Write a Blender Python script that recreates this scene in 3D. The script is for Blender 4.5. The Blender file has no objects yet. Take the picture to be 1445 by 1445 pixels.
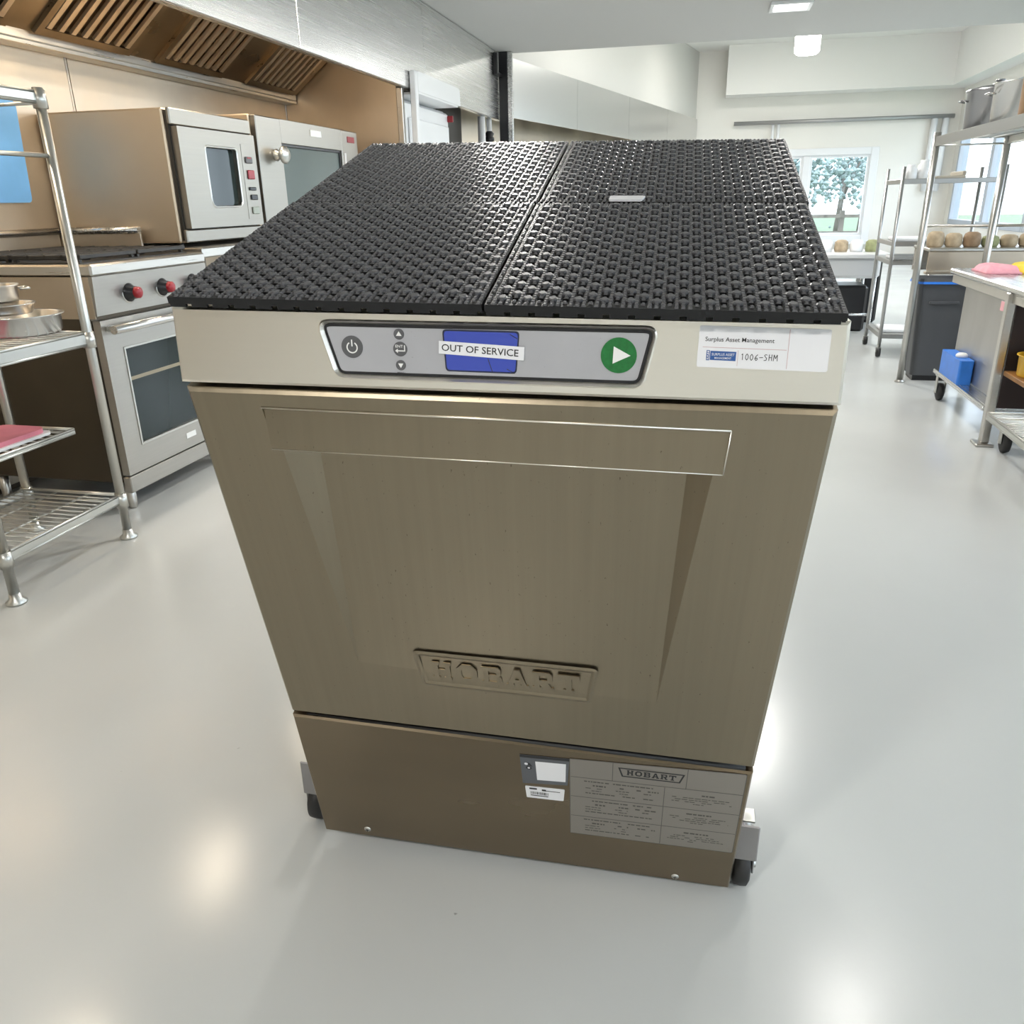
import bpy, bmesh, math, random
from mathutils import Matrix, Vector
random.seed(7)
scene = bpy.context.scene
col = scene.collection
PI = math.pi

# ------------------------------------------------------------------ camera
cam_d = bpy.data.cameras.new('camera'); cam = bpy.data.objects.new('camera', cam_d); col.objects.link(cam)
cam_d.sensor_width = 36.0; cam_d.lens = 1140.0/1445.0*36.0; cam_d.clip_start = 0.02; cam_d.clip_end = 200
cr = Vector((0.97421194, 0.22490268, -0.01816258)); cu = Vector((-0.06444034, 0.35447065, 0.93284404)); cf = Vector((-0.21623722, 0.9076174, -0.35982234))
cam.matrix_world = Matrix(((cr.x, cu.x, -cf.x, 0), (cr.y, cu.y, -cf.y, 0), (cr.z, cu.z, -cf.z, 0.985), (0, 0, 0, 1)))
scene.camera = cam

# ------------------------------------------------------------------ world, exposure
scene.view_settings.view_transform = 'Standard'; scene.view_settings.look = 'None'
scene.view_settings.gamma = 1.0; scene.view_settings.use_curve_mapping = False
scene.view_settings.exposure = 1.15
w = bpy.data.worlds.new('world'); scene.world = w; w.use_nodes = True
wn = w.node_tree.nodes; bg = wn['Background']
sky = wn.new('ShaderNodeTexSky'); sky.sky_type = 'HOSEK_WILKIE'; sky.turbidity = 6.0; sky.ground_albedo = 0.5
sky.sun_direction = Vector((0.5, 0.3, 0.75)).normalized()
mixw = wn.new('ShaderNodeMix'); mixw.data_type = 'RGBA'; mixw.inputs[0].default_value = 0.75
w.node_tree.links.new(sky.outputs[0], mixw.inputs[6]); mixw.inputs[7].default_value = (0.86, 0.93, 1.0, 1)
w.node_tree.links.new(mixw.outputs[2], bg.inputs[0]); bg.inputs[1].default_value = 3.0

# ------------------------------------------------------------------ materials
MATS = {}
def mat(name, color=(0.8, 0.8, 0.8), rough=0.5, metal=0.0, var=0.0, vscale=(8, 8, 8), rvar=0.0, bump=0.0, bscale=None, spec=0.5,
        emit=None, estr=0.0, spots=None, coat=0.0, color2=None, aniso=0.0):
    if name in MATS: return MATS[name]
    m = bpy.data.materials.new(name); m.use_nodes = True; MATS[name] = m
    nt = m.node_tree; N = nt.nodes; L = nt.links; b = N['Principled BSDF']
    b.inputs['Base Color'].default_value = (*color, 1); b.inputs['Roughness'].default_value = rough
    b.inputs['Metallic'].default_value = metal; b.inputs['Specular IOR Level'].default_value = spec
    b.inputs['Coat Weight'].default_value = coat; b.inputs['Coat Roughness'].default_value = 0.08
    if emit: b.inputs['Emission Color'].default_value = (*emit, 1); b.inputs['Emission Strength'].default_value = estr
    if var or rvar or bump or spots or color2:
        tc = N.new('ShaderNodeTexCoord'); mp = N.new('ShaderNodeMapping'); mp.inputs['Scale'].default_value = vscale
        L.new(tc.outputs['Object'], mp.inputs[0])
        nz = N.new('ShaderNodeTexNoise'); nz.inputs['Scale'].default_value = 1.0; nz.inputs['Detail'].default_value = 4.0
        L.new(mp.outputs[0], nz.inputs[0])
        last = None
        if var or color2:
            rp = N.new('ShaderNodeValToRGB'); rp.color_ramp.elements[0].position = 0.3; rp.color_ramp.elements[1].position = 0.7
            c2 = color2 or tuple(min(1, c*(1+var)) for c in color)
            c1 = color if color2 else tuple(c*(1-var) for c in color)
            rp.color_ramp.elements[0].color = (*c1, 1); rp.color_ramp.elements[1].color = (*c2, 1)
            L.new(nz.outputs[0], rp.inputs[0]); last = rp.outputs[0]
        if spots:
            sc, lo, hi, scol = spots
            mp2 = N.new('ShaderNodeMapping'); mp2.inputs['Scale'].default_value = sc; L.new(tc.outputs['Object'], mp2.inputs[0])
            n2 = N.new('ShaderNodeTexNoise'); n2.inputs['Scale'].default_value = 1.0; n2.inputs['Detail'].default_value = 2.0
            L.new(mp2.outputs[0], n2.inputs[0])
            r2 = N.new('ShaderNodeMapRange'); r2.inputs[1].default_value = lo; r2.inputs[2].default_value = hi; L.new(n2.outputs[0], r2.inputs[0])
            mx = N.new('ShaderNodeMix'); mx.data_type = 'RGBA'; L.new(r2.outputs[0], mx.inputs[0])
            if last: L.new(last, mx.inputs[6])
            else: mx.inputs[6].default_value = (*color, 1)
            mx.inputs[7].default_value = (*scol, 1); last = mx.outputs[2]
        if last: L.new(last, b.inputs['Base Color'])
        if rvar:
            r3 = N.new('ShaderNodeMapRange'); r3.inputs[1].default_value = 0.3; r3.inputs[2].default_value = 0.7
            r3.inputs[3].default_value = max(0.02, rough-rvar); r3.inputs[4].default_value = rough+rvar
            L.new(nz.outputs[0], r3.inputs[0]); L.new(r3.outputs[0], b.inputs['Roughness'])
        if bump:
            src = nz
            if bscale:
                mp3 = N.new('ShaderNodeMapping'); mp3.inputs['Scale'].default_value = bscale; L.new(tc.outputs['Object'], mp3.inputs[0])
                src = N.new('ShaderNodeTexNoise'); src.inputs['Scale'].default_value = 1.0; L.new(mp3.outputs[0], src.inputs[0])
            bp = N.new('ShaderNodeBump'); bp.inputs['Strength'].default_value = bump; bp.inputs['Distance'].default_value = 0.002
            L.new(src.outputs[0], bp.inputs['Height']); L.new(bp.outputs[0], b.inputs['Normal'])
    return m
def glass_mat(name, tint=(0.95, 0.98, 1.0), refl=0.03, rough=0.02):
    if name in MATS: return MATS[name]
    m = bpy.data.materials.new(name); m.use_nodes = True; MATS[name] = m; nt = m.node_tree; N = nt.nodes; L = nt.links
    N.remove(N['Principled BSDF']); out = N['Material Output']
    t = N.new('ShaderNodeBsdfTransparent'); t.inputs[0].default_value = (*tint, 1)
    g = N.new('ShaderNodeBsdfGlossy'); g.inputs['Roughness'].default_value = rough
    lw = N.new('ShaderNodeLayerWeight'); lw.inputs[0].default_value = 0.5
    pw_ = N.new('ShaderNodeMath'); pw_.operation = 'POWER'; pw_.inputs[1].default_value = 5.0; L.new(lw.outputs['Facing'], pw_.inputs[0])
    ma = N.new('ShaderNodeMath'); ma.operation = 'MULTIPLY_ADD'; ma.inputs[1].default_value = 0.6; ma.inputs[2].default_value = refl; L.new(pw_.outputs[0], ma.inputs[0])
    mx = N.new('ShaderNodeMixShader'); L.new(ma.outputs[0], mx.inputs[0]); L.new(t.outputs[0], mx.inputs[1]); L.new(g.outputs[0], mx.inputs[2]); L.new(mx.outputs[0], out.inputs[0])
    return m
def lamp_mat(name, c, s):
    if name in MATS: return MATS[name]
    m = bpy.data.materials.new(name); m.use_nodes = True; MATS[name] = m; N = m.node_tree.nodes
    b = N['Principled BSDF']; b.inputs['Emission Color'].default_value = (*c, 1); b.inputs['Emission Strength'].default_value = s
    b.inputs['Base Color'].default_value = (0.9, 0.9, 0.9, 1)
    return m

STEEL = mat('steel', (0.60, 0.58, 0.545), 0.30, 1.0, var=0.03, vscale=(4, 4, 120), rvar=0.03)
STEEL_H = mat('steel_brushed_wide', (0.66, 0.66, 0.65), 0.27, 1.0, var=0.008, vscale=(60, 0.8, 170), rvar=0.012)
STEEL_P = mat('steel_plain', (0.66, 0.66, 0.65), 0.25, 1.0)
OVSIDE = mat('oven_side_steel', (0.60, 0.505, 0.385), 0.52, 1.0, var=0.05, vscale=(3, 3, 3))
STEEL_TAN = mat('steel_warm', (0.58, 0.495, 0.395), 0.40, 1.0, var=0.12, vscale=(3, 3, 3), rvar=0.08)
STEEL_DK = mat('steel_dark', (0.30, 0.24, 0.17), 0.33, 1.0, var=0.15, vscale=(3, 3, 8), rvar=0.08)
CHROME = mat('chrome_wire', (0.60, 0.60, 0.57), 0.34, 1.0)
DW_DOOR = mat('dishwasher_steel_reflection', (0.275, 0.232, 0.168), 0.34, 1.0, var=0.04, vscale=(110, 20, 2.2), rvar=0.03,  # brown tint stands in for a dark surround mirrored in the steel
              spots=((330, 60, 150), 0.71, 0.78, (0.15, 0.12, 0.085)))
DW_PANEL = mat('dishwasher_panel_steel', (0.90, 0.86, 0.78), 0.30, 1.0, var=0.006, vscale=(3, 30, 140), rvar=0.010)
DW_SKIRT = mat('dishwasher_skirt_steel', (0.23, 0.182, 0.125), 0.24, 1.0, var=0.08, vscale=(3, 20, 9), rvar=0.05,  # same mirrored-surround tint, a little deeper than on the door
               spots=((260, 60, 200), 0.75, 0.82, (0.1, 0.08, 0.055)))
DW_SIDE = mat('dishwasher_side_steel', (0.62, 0.58, 0.51), 0.35, 1.0, var=0.08, vscale=(3, 3, 40), rvar=0.05)
BLACK = mat('black_plastic', (0.012, 0.012, 0.014), 0.32)
MATBLACK = mat('mat_black_plastic', (0.010, 0.010, 0.011), 0.36, spec=0.35)
MATSTUD = mat('mat_stud_glint_grey', (0.075, 0.075, 0.082), 0.28, spec=0.9)  # greyer than the plate to paint in glints on black plastic
RUBBER = mat('black_rubber', (0.02, 0.02, 0.02), 0.55)
IRON = mat('cast_iron', (0.025, 0.024, 0.023), 0.5, var=0.3, vscale=(30, 30, 30), bump=0.2)
DARK = mat('painted_gap_shade', (0.02, 0.018, 0.015), 0.7)
MEMBRANE = mat('grey_membrane', (0.40, 0.40, 0.42), 0.35, var=0.04, vscale=(20, 20, 20), spots=((300, 60, 400), 0.70, 0.8, (0.28, 0.28, 0.29)))
BUTTON = mat('button_grey', (0.10, 0.10, 0.105), 0.4)
GREEN = mat('go_green', (0.012, 0.16, 0.035), 0.3, var=0.2, vscale=(200, 200, 200))
ICON = mat('icon_white', (0.82, 0.82, 0.80), 0.5)
LCD = mat('lcd_blue', (0.03, 0.045, 0.20), 0.15, emit=(0.04, 0.07, 0.42), estr=0.22)
INK = mat('ink_black', (0.02, 0.02, 0.022), 0.6)
INKG = mat('ink_grey', (0.10, 0.095, 0.09), 0.6)
PAPER = mat('label_paper', (0.80, 0.80, 0.82), 0.45)
BLUEINK = mat('ink_blue', (0.03, 0.10, 0.32), 0.5)
REDLINE = mat('ink_rose', (0.55, 0.35, 0.35), 0.5)
PLATE = mat('rating_plate_foil', (0.30, 0.275, 0.245), 0.42, 0.6, var=0.03, vscale=(9, 9, 9))
WALL = mat('wall_white_paint', (0.80, 0.78, 0.73), 0.6, var=0.02, vscale=(1.5, 1.5, 1.5))
CEIL = mat('ceiling_grey_paint', (0.56, 0.56, 0.55), 0.75)
CEILW = mat('ceiling_white_paint', (0.82, 0.81, 0.78), 0.7)
SHADEWALL = mat('wall_recess_shade', (0.10, 0.075, 0.05), 0.6)  # dark brown paints in the unlit recess under the hood
WARMWALL = mat('wall_warm_plaster', (0.42, 0.36, 0.28), 0.7)
FLOOR = mat('floor_epoxy', (0.55, 0.565, 0.555), 0.20, var=0.035, vscale=(1.3, 1.3, 1.3), rvar=0.05, bump=0.05, bscale=(90, 90, 90), spec=0.5,
            spots=((38, 38, 38), 0.80, 0.83, (0.30, 0.30, 0.29)))
WHITE = mat('white_enamel', (0.80, 0.81, 0.82), 0.35)
OVENGLASS = mat('oven_glass_dark', (0.012, 0.022, 0.022), 0.10, spec=0.35)
OVENGLASS2 = mat('oven_glass_grey', (0.12, 0.15, 0.145), 0.08, spec=0.6)
RED = mat('red_plastic', (0.30, 0.012, 0.02), 0.3)
PINK = mat('pink_plastic', (0.62, 0.20, 0.26), 0.45, var=0.06, vscale=(20, 20, 20))
PINKC = mat('pink_cloth', (0.80, 0.36, 0.42), 0.8, var=0.08, vscale=(40, 40, 40), bump=0.3)
YELLOW = mat('yellow_cloth', (0.85, 0.62, 0.06), 0.8, var=0.08, vscale=(40, 40, 40), bump=0.3)
YBOWL = mat('yellow_plastic', (0.75, 0.45, 0.03), 0.4)
BLUE = mat('blue_plastic', (0.03, 0.20, 0.72), 0.35, var=0.08, vscale=(20, 20, 20))
LBLUE = mat('blue_board', (0.17, 0.42, 0.76), 0.4, var=0.08, vscale=(6, 6, 6))
GREYBIN = mat('grey_bin_plastic', (0.075, 0.078, 0.085), 0.5, var=0.08, vscale=(6, 6, 3))
WOOD = mat('brown_board', (0.28, 0.13, 0.035), 0.5, var=0.25, vscale=(3, 20, 20))
BROWNFOOD = mat('brown_food', (0.30, 0.20, 0.12), 0.7, var=0.25, vscale=(25, 25, 25), bump=0.4)
TANFOOD = mat('tan_food', (0.42, 0.33, 0.22), 0.7, var=0.25, vscale=(25, 25, 25), bump=0.4)
GREENFOOD = mat('green_food', (0.30, 0.32, 0.16), 0.7, var=0.25, vscale=(25, 25, 25), bump=0.4)
COPPER = mat('copper_pot', (0.52, 0.33, 0.20), 0.35, 0.8, var=0.1, vscale=(6, 6, 6))
GLASS = glass_mat('window_glass')
LAMPW = lamp_mat('lamp_white', (1.0, 0.97, 0.92), 8.0)
LAMPWARM = lamp_mat('lamp_warm', (1.0, 0.78, 0.5), 6.0)
GRASS = mat('lawn', (0.11, 0.16, 0.09), 0.9, var=0.3, vscale=(3, 3, 3))
LEAF = mat('tree_leaf', (0.24, 0.30, 0.29), 0.8, var=0.4, vscale=(4, 4, 4))
BARK = mat('tree_bark', (0.16, 0.14, 0.12), 0.9, var=0.3, vscale=(8, 8, 2))

# ------------------------------------------------------------------ mesh helpers
WL = {}
class MB:
    def __init__(s): s.v = []; s.f = []; s.smooth = []
    def add(s, vs, fs, sm=False):
        o = len(s.v); s.v += [tuple(v) for v in vs]; s.f += [tuple(i+o for i in f) for f in fs]; s.smooth += [sm]*len(fs); return s
    def box(s, x0, x1, y0, y1, z0, z1, bev=0.0):
        if x1 < x0: x0, x1 = x1, x0
        if y1 < y0: y0, y1 = y1, y0
        if z1 < z0: z0, z1 = z1, z0
        b = min(bev, (x1-x0)*.45, (y1-y0)*.45, (z1-z0)*.45)
        if b <= 0:
            vs = [(x, y, z) for z in (z0, z1) for y in (y0, y1) for x in (x0, x1)]
            return s.add(vs, [(0, 2, 3, 1), (4, 5, 7, 6), (0, 1, 5, 4), (2, 6, 7, 3), (0, 4, 6, 2), (1, 3, 7, 5)])
        vs = []; idx = {}
        for sx in (0, 1):
            for sy in (0, 1):
                for sz in (0, 1):
                    for a in range(3):
                        p = [x1 if sx else x0, y1 if sy else y0, z1 if sz else z0]
                        sg = [-1 if q else 1 for q in (sx, sy, sz)]
                        for k in range(3):
                            if k != a: p[k] += sg[k]*b
                        idx[(sx, sy, sz, a)] = len(vs); vs.append(tuple(p))
        fs = []
        for a in range(3):
            b_, c_ = (a+1) % 3, (a+2) % 3
            for q in (0, 1):
                ring = []
                for (i, j) in ((0, 0), (1, 0), (1, 1), (0, 1)):
                    k = [0, 0, 0]; k[a] = q; k[b_] = i; k[c_] = j; ring.append(idx[(*k, a)])
                fs.append(tuple(ring if q else ring[::-1]))
            for i in (0, 1):          # edges along axis a
                for j in (0, 1):
                    k0 = [0, 0, 0]; k1 = [0, 0, 0]; k1[a] = 1; k0[b_] = k1[b_] = i; k0[c_] = k1[c_] = j
                    r = [idx[(*k0, b_)], idx[(*k1, b_)], idx[(*k1, c_)], idx[(*k0, c_)]]
                    fs.append(tuple(r if (i ^ j) else r[::-1]))
        for sx in (0, 1):
            for sy in (0, 1):
                for sz in (0, 1):
                    r = [idx[(sx, sy, sz, a)] for a in range(3)]
                    fs.append(tuple(r if (sx+sy+sz) % 2 == 1 else r[::-1]))
        return s.add(vs, fs)
    def cyl(s, p0, p1, r0, r1=None, n=16, cap=True, sm=True):
        r1 = r0 if r1 is None else r1
        p0 = Vector(p0); p1 = Vector(p1); d = (p1-p0).normalized()
        t = Vector((0, 0, 1)) if abs(d.z) < 0.9 else Vector((1, 0, 0))
        a = d.cross(t).normalized(); b = d.cross(a)
        vs = []
        for (p, r) in ((p0, r0), (p1, r1)):
            for i in range(n):
                an = 2*PI*i/n; vs.append(p+a*math.cos(an)*r+b*math.sin(an)*r)
        fs = [(i, n+i, n+(i+1) % n, (i+1) % n) for i in range(n)]
        s.add(vs, fs, sm)
        if cap:
            o = len(s.v)-2*n
            s.f += [tuple(o+i for i in range(n)), tuple(o+n+i for i in reversed(range(n)))]; s.smooth += [False, False]
        return s
    def lathe(s, c, prof, n=24, axis='z', sm=True):
        vs = []; m = len(prof)
        for i in range(n):
            an = 2*PI*i/n; ca, sa = math.cos(an), math.sin(an)
            for (r, h) in prof:
                if axis == 'z': vs.append((c[0]+r*ca, c[1]+r*sa, c[2]+h))
                elif axis == 'x': vs.append((c[0]+h, c[1]+r*ca, c[2]+r*sa))
                else: vs.append((c[0]+r*ca, c[1]+h, c[2]-r*sa))
        fs = [(i*m+k, ((i+1) % n)*m+k, ((i+1) % n)*m+k+1, i*m+k+1) for i in range(n) for k in range(m-1)]
        return s.add(vs, fs, sm)
    def tube(s, pts, r, n=8):
        for a, b in zip(pts[:-1], pts[1:]): s.cyl(a, b, r, n=n)
        return s
    def prism(s, poly, fn, h0, h1):
        """poly: 2D points ccw; fn(a,b,h)->3D."""
        n = len(poly); vs = [fn(a, b, h0) for a, b in poly]+[fn(a, b, h1) for a, b in poly]
        return s.add(vs, [tuple(range(n))[::-1], tuple(range(n, 2*n))]+[(i, (i+1) % n, n+(i+1) % n, n+i) for i in range(n)])
    def mesh(s, name, origin):
        me = bpy.data.meshes.new(name)
        me.from_pydata([(a-origin[0], b-origin[1], c-origin[2]) for a, b, c in s.v], [], s.f)
        me.polygons.foreach_set('use_smooth', s.smooth); me.update()
        return me
    def build(s, name, m, parent=None, kind=None, label=None, cat=None, group=None, fix=True):
        xs, ys, zs = zip(*s.v)
        org = ((min(xs)+max(xs))/2, (min(ys)+max(ys))/2, min(zs) if parent is None else (min(zs)+max(zs))/2)
        me = s.mesh(name, org)
        if fix:
            bm = bmesh.new(); bm.from_mesh(me); bmesh.ops.recalc_face_normals(bm, faces=bm.faces); bm.to_mesh(me); bm.free()
        o = link(name, me, m, parent, org); tag(o, label, cat, group, kind); return o
def link(name, me, m, parent, org):
    o = bpy.data.objects.new(name, me); col.objects.link(o)
    if m and not me.materials: me.materials.append(m)
    pw = WL[parent] if parent else (0, 0, 0)
    o.location = (org[0]-pw[0], org[1]-pw[1], org[2]-pw[2]); o.parent = parent
    WL[o] = tuple(org); return o
def tag(o, label=None, cat=None, group=None, kind=None):
    if label: o['label'] = label
    if cat: o['category'] = cat
    if group: o['group'] = group
    if kind: o['kind'] = kind
    return o
def thing(name, loc, label, cat, group=None):
    o = bpy.data.objects.new(name, None); col.objects.link(o); o.location = loc; WL[o] = tuple(loc); o.empty_display_size = 0.05
    return tag(o, label, cat, group)
def again(src, delta, parent=None):
    """a repeat of a one-mesh part, moved by delta, same mesh data"""
    o = src.copy(); col.objects.link(o); o.parent = parent or src.parent
    o.location = Vector(src.location)+Vector(delta); WL[o] = tuple(Vector(WL[src])+Vector(delta)); return o
def copy_thing(root, loc, label=None):
    r = root.copy(); col.objects.link(r); r.location = loc
    if label: r['label'] = label
    for ch in root.children:
        c = ch.copy(); col.objects.link(c); c.parent = r
        for g in ch.children:
            d = g.copy(); col.objects.link(d); d.parent = c
    return r
def struct(name, mb, m): return mb.build(name, m, kind='structure')
def text_mesh(body, offset=0.0):
    cu_ = bpy.data.curves.new('txt', 'FONT'); cu_.body = body; cu_.size = 1.0; cu_.offset = offset; cu_.resolution_u = 3
    ob = bpy.data.objects.new('txt', cu_); col.objects.link(ob)
    me = bpy.data.meshes.new_from_object(ob.evaluated_get(bpy.context.evaluated_depsgraph_get()))
    vs = [v.co.copy() for v in me.vertices]; fs = [tuple(p.vertices) for p in me.polygons]
    bpy.data.objects.remove(ob); bpy.data.curves.remove(cu_); bpy.data.meshes.remove(me)
    xs = [v.x for v in vs]; ys = [v.y for v in vs]
    x0, x1, y0, y1 = min(xs), max(xs), min(ys), max(ys)
    return [((v.x-x0)/(x1-x0), (v.y-y0)/(y1-y0)) for v in vs], fs
def text_on(mb, body, fn, a0, a1, b0, b1, h, offset=0.0):
    vs, fs = text_mesh(body, offset)
    mb.add([fn(a0+(a1-a0)*x, b0+(b1-b0)*y, h) for x, y in vs], fs); return mb

# ================================================================== THE ROOM
struct('floor', MB().box(-2.62, 3.52, -3.1, 14.1, -0.06, 0), FLOOR)
YE = 7.22                                   # far edge of the low ceiling
struct('ceiling', MB().box(-2.62, 3.52, -3.1, YE, 2.09, 2.16), CEIL)
struct('ceiling_upper', MB().box(-2.62, 3.52, YE, 14.1, 3.0, 3.06), CEILW)
struct('trim_1', MB().box(-2.62, 3.52, YE-0.03, YE, 2.16, 3.06), CEILW)
wl = struct('wall_left', MB().box(-2.62, -2.506, -3.1, 14.1, 0, 2.09), SHADEWALL)
struct('wall_behind', MB().box(-2.62, 3.52, -3.2, -3.1, 0, 2.09), WALL)
# stainless wall sheets behind the cooking line, with light joint strips
for k, (a, b) in enumerate(((-3.05, -0.905), (-0.895, 0.995), (1.005, 3.095), (3.112, 4.895))):
    MB().box(-2.505, -2.5, a, b, 0.02, 2.05, 0.001).build('wall_sheet', STEEL_TAN, wl)
    MB().cyl((-2.501, b+0.006, 0.05), (-2.501, b+0.006, 2.0), 0.004, n=6).build('joint_strip', CEILW, wl)
# back wall with a two-pane window
BY = 14.0
wx0, wxm, wx1, wz0, wz1 = 0.62, 1.36, 2.29, 0.36, 1.56
mb = MB(); mb.box(-2.62, wx0, BY, BY+0.12, 0, 3.0); mb.box(wx1, 3.52, BY, BY+0.12, 0, 3.0)
mb.box(wx0, wx1, BY, BY+0.12, 0, wz0); mb.box(wx0, wx1, BY, BY+0.12, wz1, 3.0)
struct('wall_back', mb, WALL)
def window(name, pts, m_frame):
    return struct(name, pts, m_frame)
fr = MB()
fr.box(wx0-0.08, wx0+0.03, BY-0.03, BY+0.10, wz0-0.07, wz1+0.07, 0.006); fr.box(wx1-0.03, wx1+0.08, BY-0.03, BY+0.10, wz0-0.07, wz1+0.07, 0.006)
fr.box(wx0+0.03, wx1-0.03, BY-0.03, BY+0.10, wz1-0.03, wz1+0.07, 0.006); fr.box(wx0+0.03, wx1-0.03, BY-0.03, BY+0.10, wz0-0.07, wz0+0.03, 0.006)
fr.box(wxm-0.05, wxm+0.05, BY-0.02, BY+0.09, wz0+0.03, wz1-0.03, 0.006)
win1 = struct('window_1', fr, WHITE)
MB().box(wx0-0.14, wx1+0.14, BY-0.10, BY-0.031, wz0-0.10, wz0-0.071, 0.006).build('window_sill', WHITE, win1)
for a, b in ((wx0+0.03, wxm-0.05), (wxm+0.05, wx1-0.03)):
    p = MB().box(a, b, BY+0.03, BY+0.036, wz0+0.03, wz1-0.03).build('pane', GLASS, win1)
    s = MB(); s.box(a, a+0.035, BY+0.01, BY+0.06, wz0+0.03, wz1-0.03); s.box(b-0.035, b, BY+0.01, BY+0.06, wz0+0.03, wz1-0.03)
    s.box(a+.035, b-.035, BY+0.01, BY+0.06, wz1-0.065, wz1-0.03); s.box(a+.035, b-.035, BY+0.01, BY+0.06, wz0+0.03, wz0+0.065)
    s.build('sash', WHITE, win1)
# header beam over the window and the bulkhead along the right wall
struct('trim_2', MB().box(0.10, 3.14, 13.55, BY, 2.36, 2.9995), CEILW)
struct('trim_3', MB().box(3.14, 3.40, YE+0.01, BY, 2.36, 2.9995), CEILW)
# right wall: tall bright far windows, near ones added for daylight fill
RX = 3.40
mb = MB(); mb.box(RX, RX+0.12, -3.1, -2.5, 0, 3.0); mb.box(RX, RX+0.12, 13.7, 14.1, 0, 3.0); mb.box(RX, RX+0.12, 7.0, 7.4, 0.55, 3.0)
mb.box(RX, RX+0.12, -2.5, 13.7, 0, 0.55); mb.box(RX, RX+0.12, 7.4, 13.7, 2.2, 3.0); mb.box(RX, RX+0.12, -2.5, 7.0, 1.95, 3.0)
struct('wall_right', mb, WALL)
wk = 2
for (ya, yb, za, zb, nw) in ((7.4, 13.7, .55, 2.2, 4), (-2.5, 7.0, .55, 1.95, 6)):  # second row: unseen windows added as daylight fill
    for k in range(nw):
        wd = (yb-ya)/nw; a = ya+wd*k; b = a+wd
        f = MB(); f.box(RX-0.02, RX+0.1, a, a+0.06, za, zb, 0.005); f.box(RX-0.02, RX+0.1, b-0.06, b, za, zb, 0.005)
        f.box(RX-0.02, RX+0.1, a+0.06, b-0.06, za, za+.07, 0.005); f.box(RX-0.02, RX+0.1, a+0.06, b-0.06, zb-.07, zb, 0.005)
        wo = struct('window_%d' % wk, f, mat('window_frame_grey', (0.42, 0.46, 0.52), 0.5)); wk += 1
        MB().box(RX+0.03, RX+0.036, a+0.06, b-0.06, za+.07, zb-.07).build('pane', GLASS, wo)
# white wall above / behind the second hood (it runs in at a slight angle)
A2 = Vector((-1.75, YE+0.03, 0)); B2 = Vector((-0.30, BY, 0)); dir2 = (B2-A2).normalized(); nrm2 = Vector((dir2.y, -dir2.x, 0))   # towards the aisle
def along(t, off, z):
    p = A2+dir2*t+nrm2*off; return (p.x, p.y, z)
L2 = (B2-A2).length
def slab2(mb, t0, t1, o0, o1, z0, z1):
    return mb.add([along(t, o, z) for z in (z0, z1) for o in (o0, o1) for t in (t0, t1)],
                  [(0, 2, 3, 1), (4, 5, 7, 6), (0, 1, 5, 4), (2, 6, 7, 3), (0, 4, 6, 2), (1, 3, 7, 5)])
struct('wall_left_upper', slab2(MB(), 0.0, L2, -0.14, -0.02, 2.095, 2.995), mat('wall_white_dimmed', (0.62, 0.61, 0.58), 0.6))  # same white as the walls, darkened in colour against strong window light

# ================================================================== LAMPS OF THE ROOM, SEEN AND ADDED
def area(name, loc, sx, sy, power, color=(1, 0.97, 0.92), rot=(0, 0, 0), parent=None):
    ld = bpy.data.lights.new(name, 'AREA'); ld.shape = 'RECTANGLE'; ld.size = sx; ld.size_y = sy; ld.energy = power; ld.color = color
    lo = bpy.data.objects.new(name, ld); col.objects.link(lo); lo.rotation_euler = rot
    pw = WL[parent] if parent else (0, 0, 0); lo.parent = parent
    lo.location = (loc[0]-pw[0], loc[1]-pw[1], loc[2]-pw[2]); return lo
def downlight(x, y, power, label):
    t = thing('ceiling_light', (x, y, 2.07), label, 'light', 'recessed ceiling lights')
    f = MB(); f.box(x-0.125, x+0.125, y-0.125, y-0.1, 2.07, 2.0895, 0.003); f.box(x-0.125, x+0.125, y+0.1, y+0.125, 2.07, 2.0895, 0.003)
    f.box(x-0.125, x-0.1, y-0.1, y+0.1, 2.07, 2.0895, 0.003); f.box(x+0.1, x+0.125, y-0.1, y+0.1, 2.07, 2.0895, 0.003)
    f.build('trim_ring', WHITE, t)
    MB().box(x-0.0995, x+0.0995, y-0.0995, y+0.0995, 2.078, 2.0895).build('diffuser', LAMPW, t)
    area('lamp', (x, y, 2.065), 0.2, 0.2, power, parent=t)
downlight(0.40, 6.06, 12, 'square recessed ceiling light above the aisle near the drop in the ceiling')
for (x, y, p, wh) in ((0.40, 4.2, 10, 'beside the overhead rack, added as fill'), (0.74, 2.55, 2.5, 'over the open end of the prep table'), (-0.75, 3.2, 9, 'opposite the ovens, added as fill'),  # all but the prep table one are added to fill the light
                      (-0.8, -0.9, 13, 'facing the dishwasher front, added as fill'), (1.0, -0.9, 9, 'added as fill close to the unseen side windows')):
    downlight(x, y, p, 'square recessed light in the low grey ceiling ' + wh)
for (x, y) in ((0.6, 11.6), (2.2, 8.6), (-0.4, 8.4)):  # unseen tubes added to brighten the back of the room
    t = thing('unseen_fill_tube', (x, y, 2.95), 'long added fill tube, hidden up on the high white ceiling %s' % {11.6: 'facing the window', 8.6: 'near the side windows', 8.4: 'near the second hood'}[y], 'light')
    MB().box(x-.6, x+.6, y-.06, y+.06, 2.955, 2.9995, .005).build('housing', WHITE, t)
    MB().box(x-.58, x+.58, y-.045, y+.045, 2.945, 2.9545, .003).build('diffuser', LAMPW, t)
    area('lamp', (x, y, 2.94), 1.1, .09, 4 if y == 8.4 else 15, parent=t)
t = thing('pendant_light', (0.775, 9.0, 2.21), 'glowing white cylinder pendant light hanging before the window wall', 'light')
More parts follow.
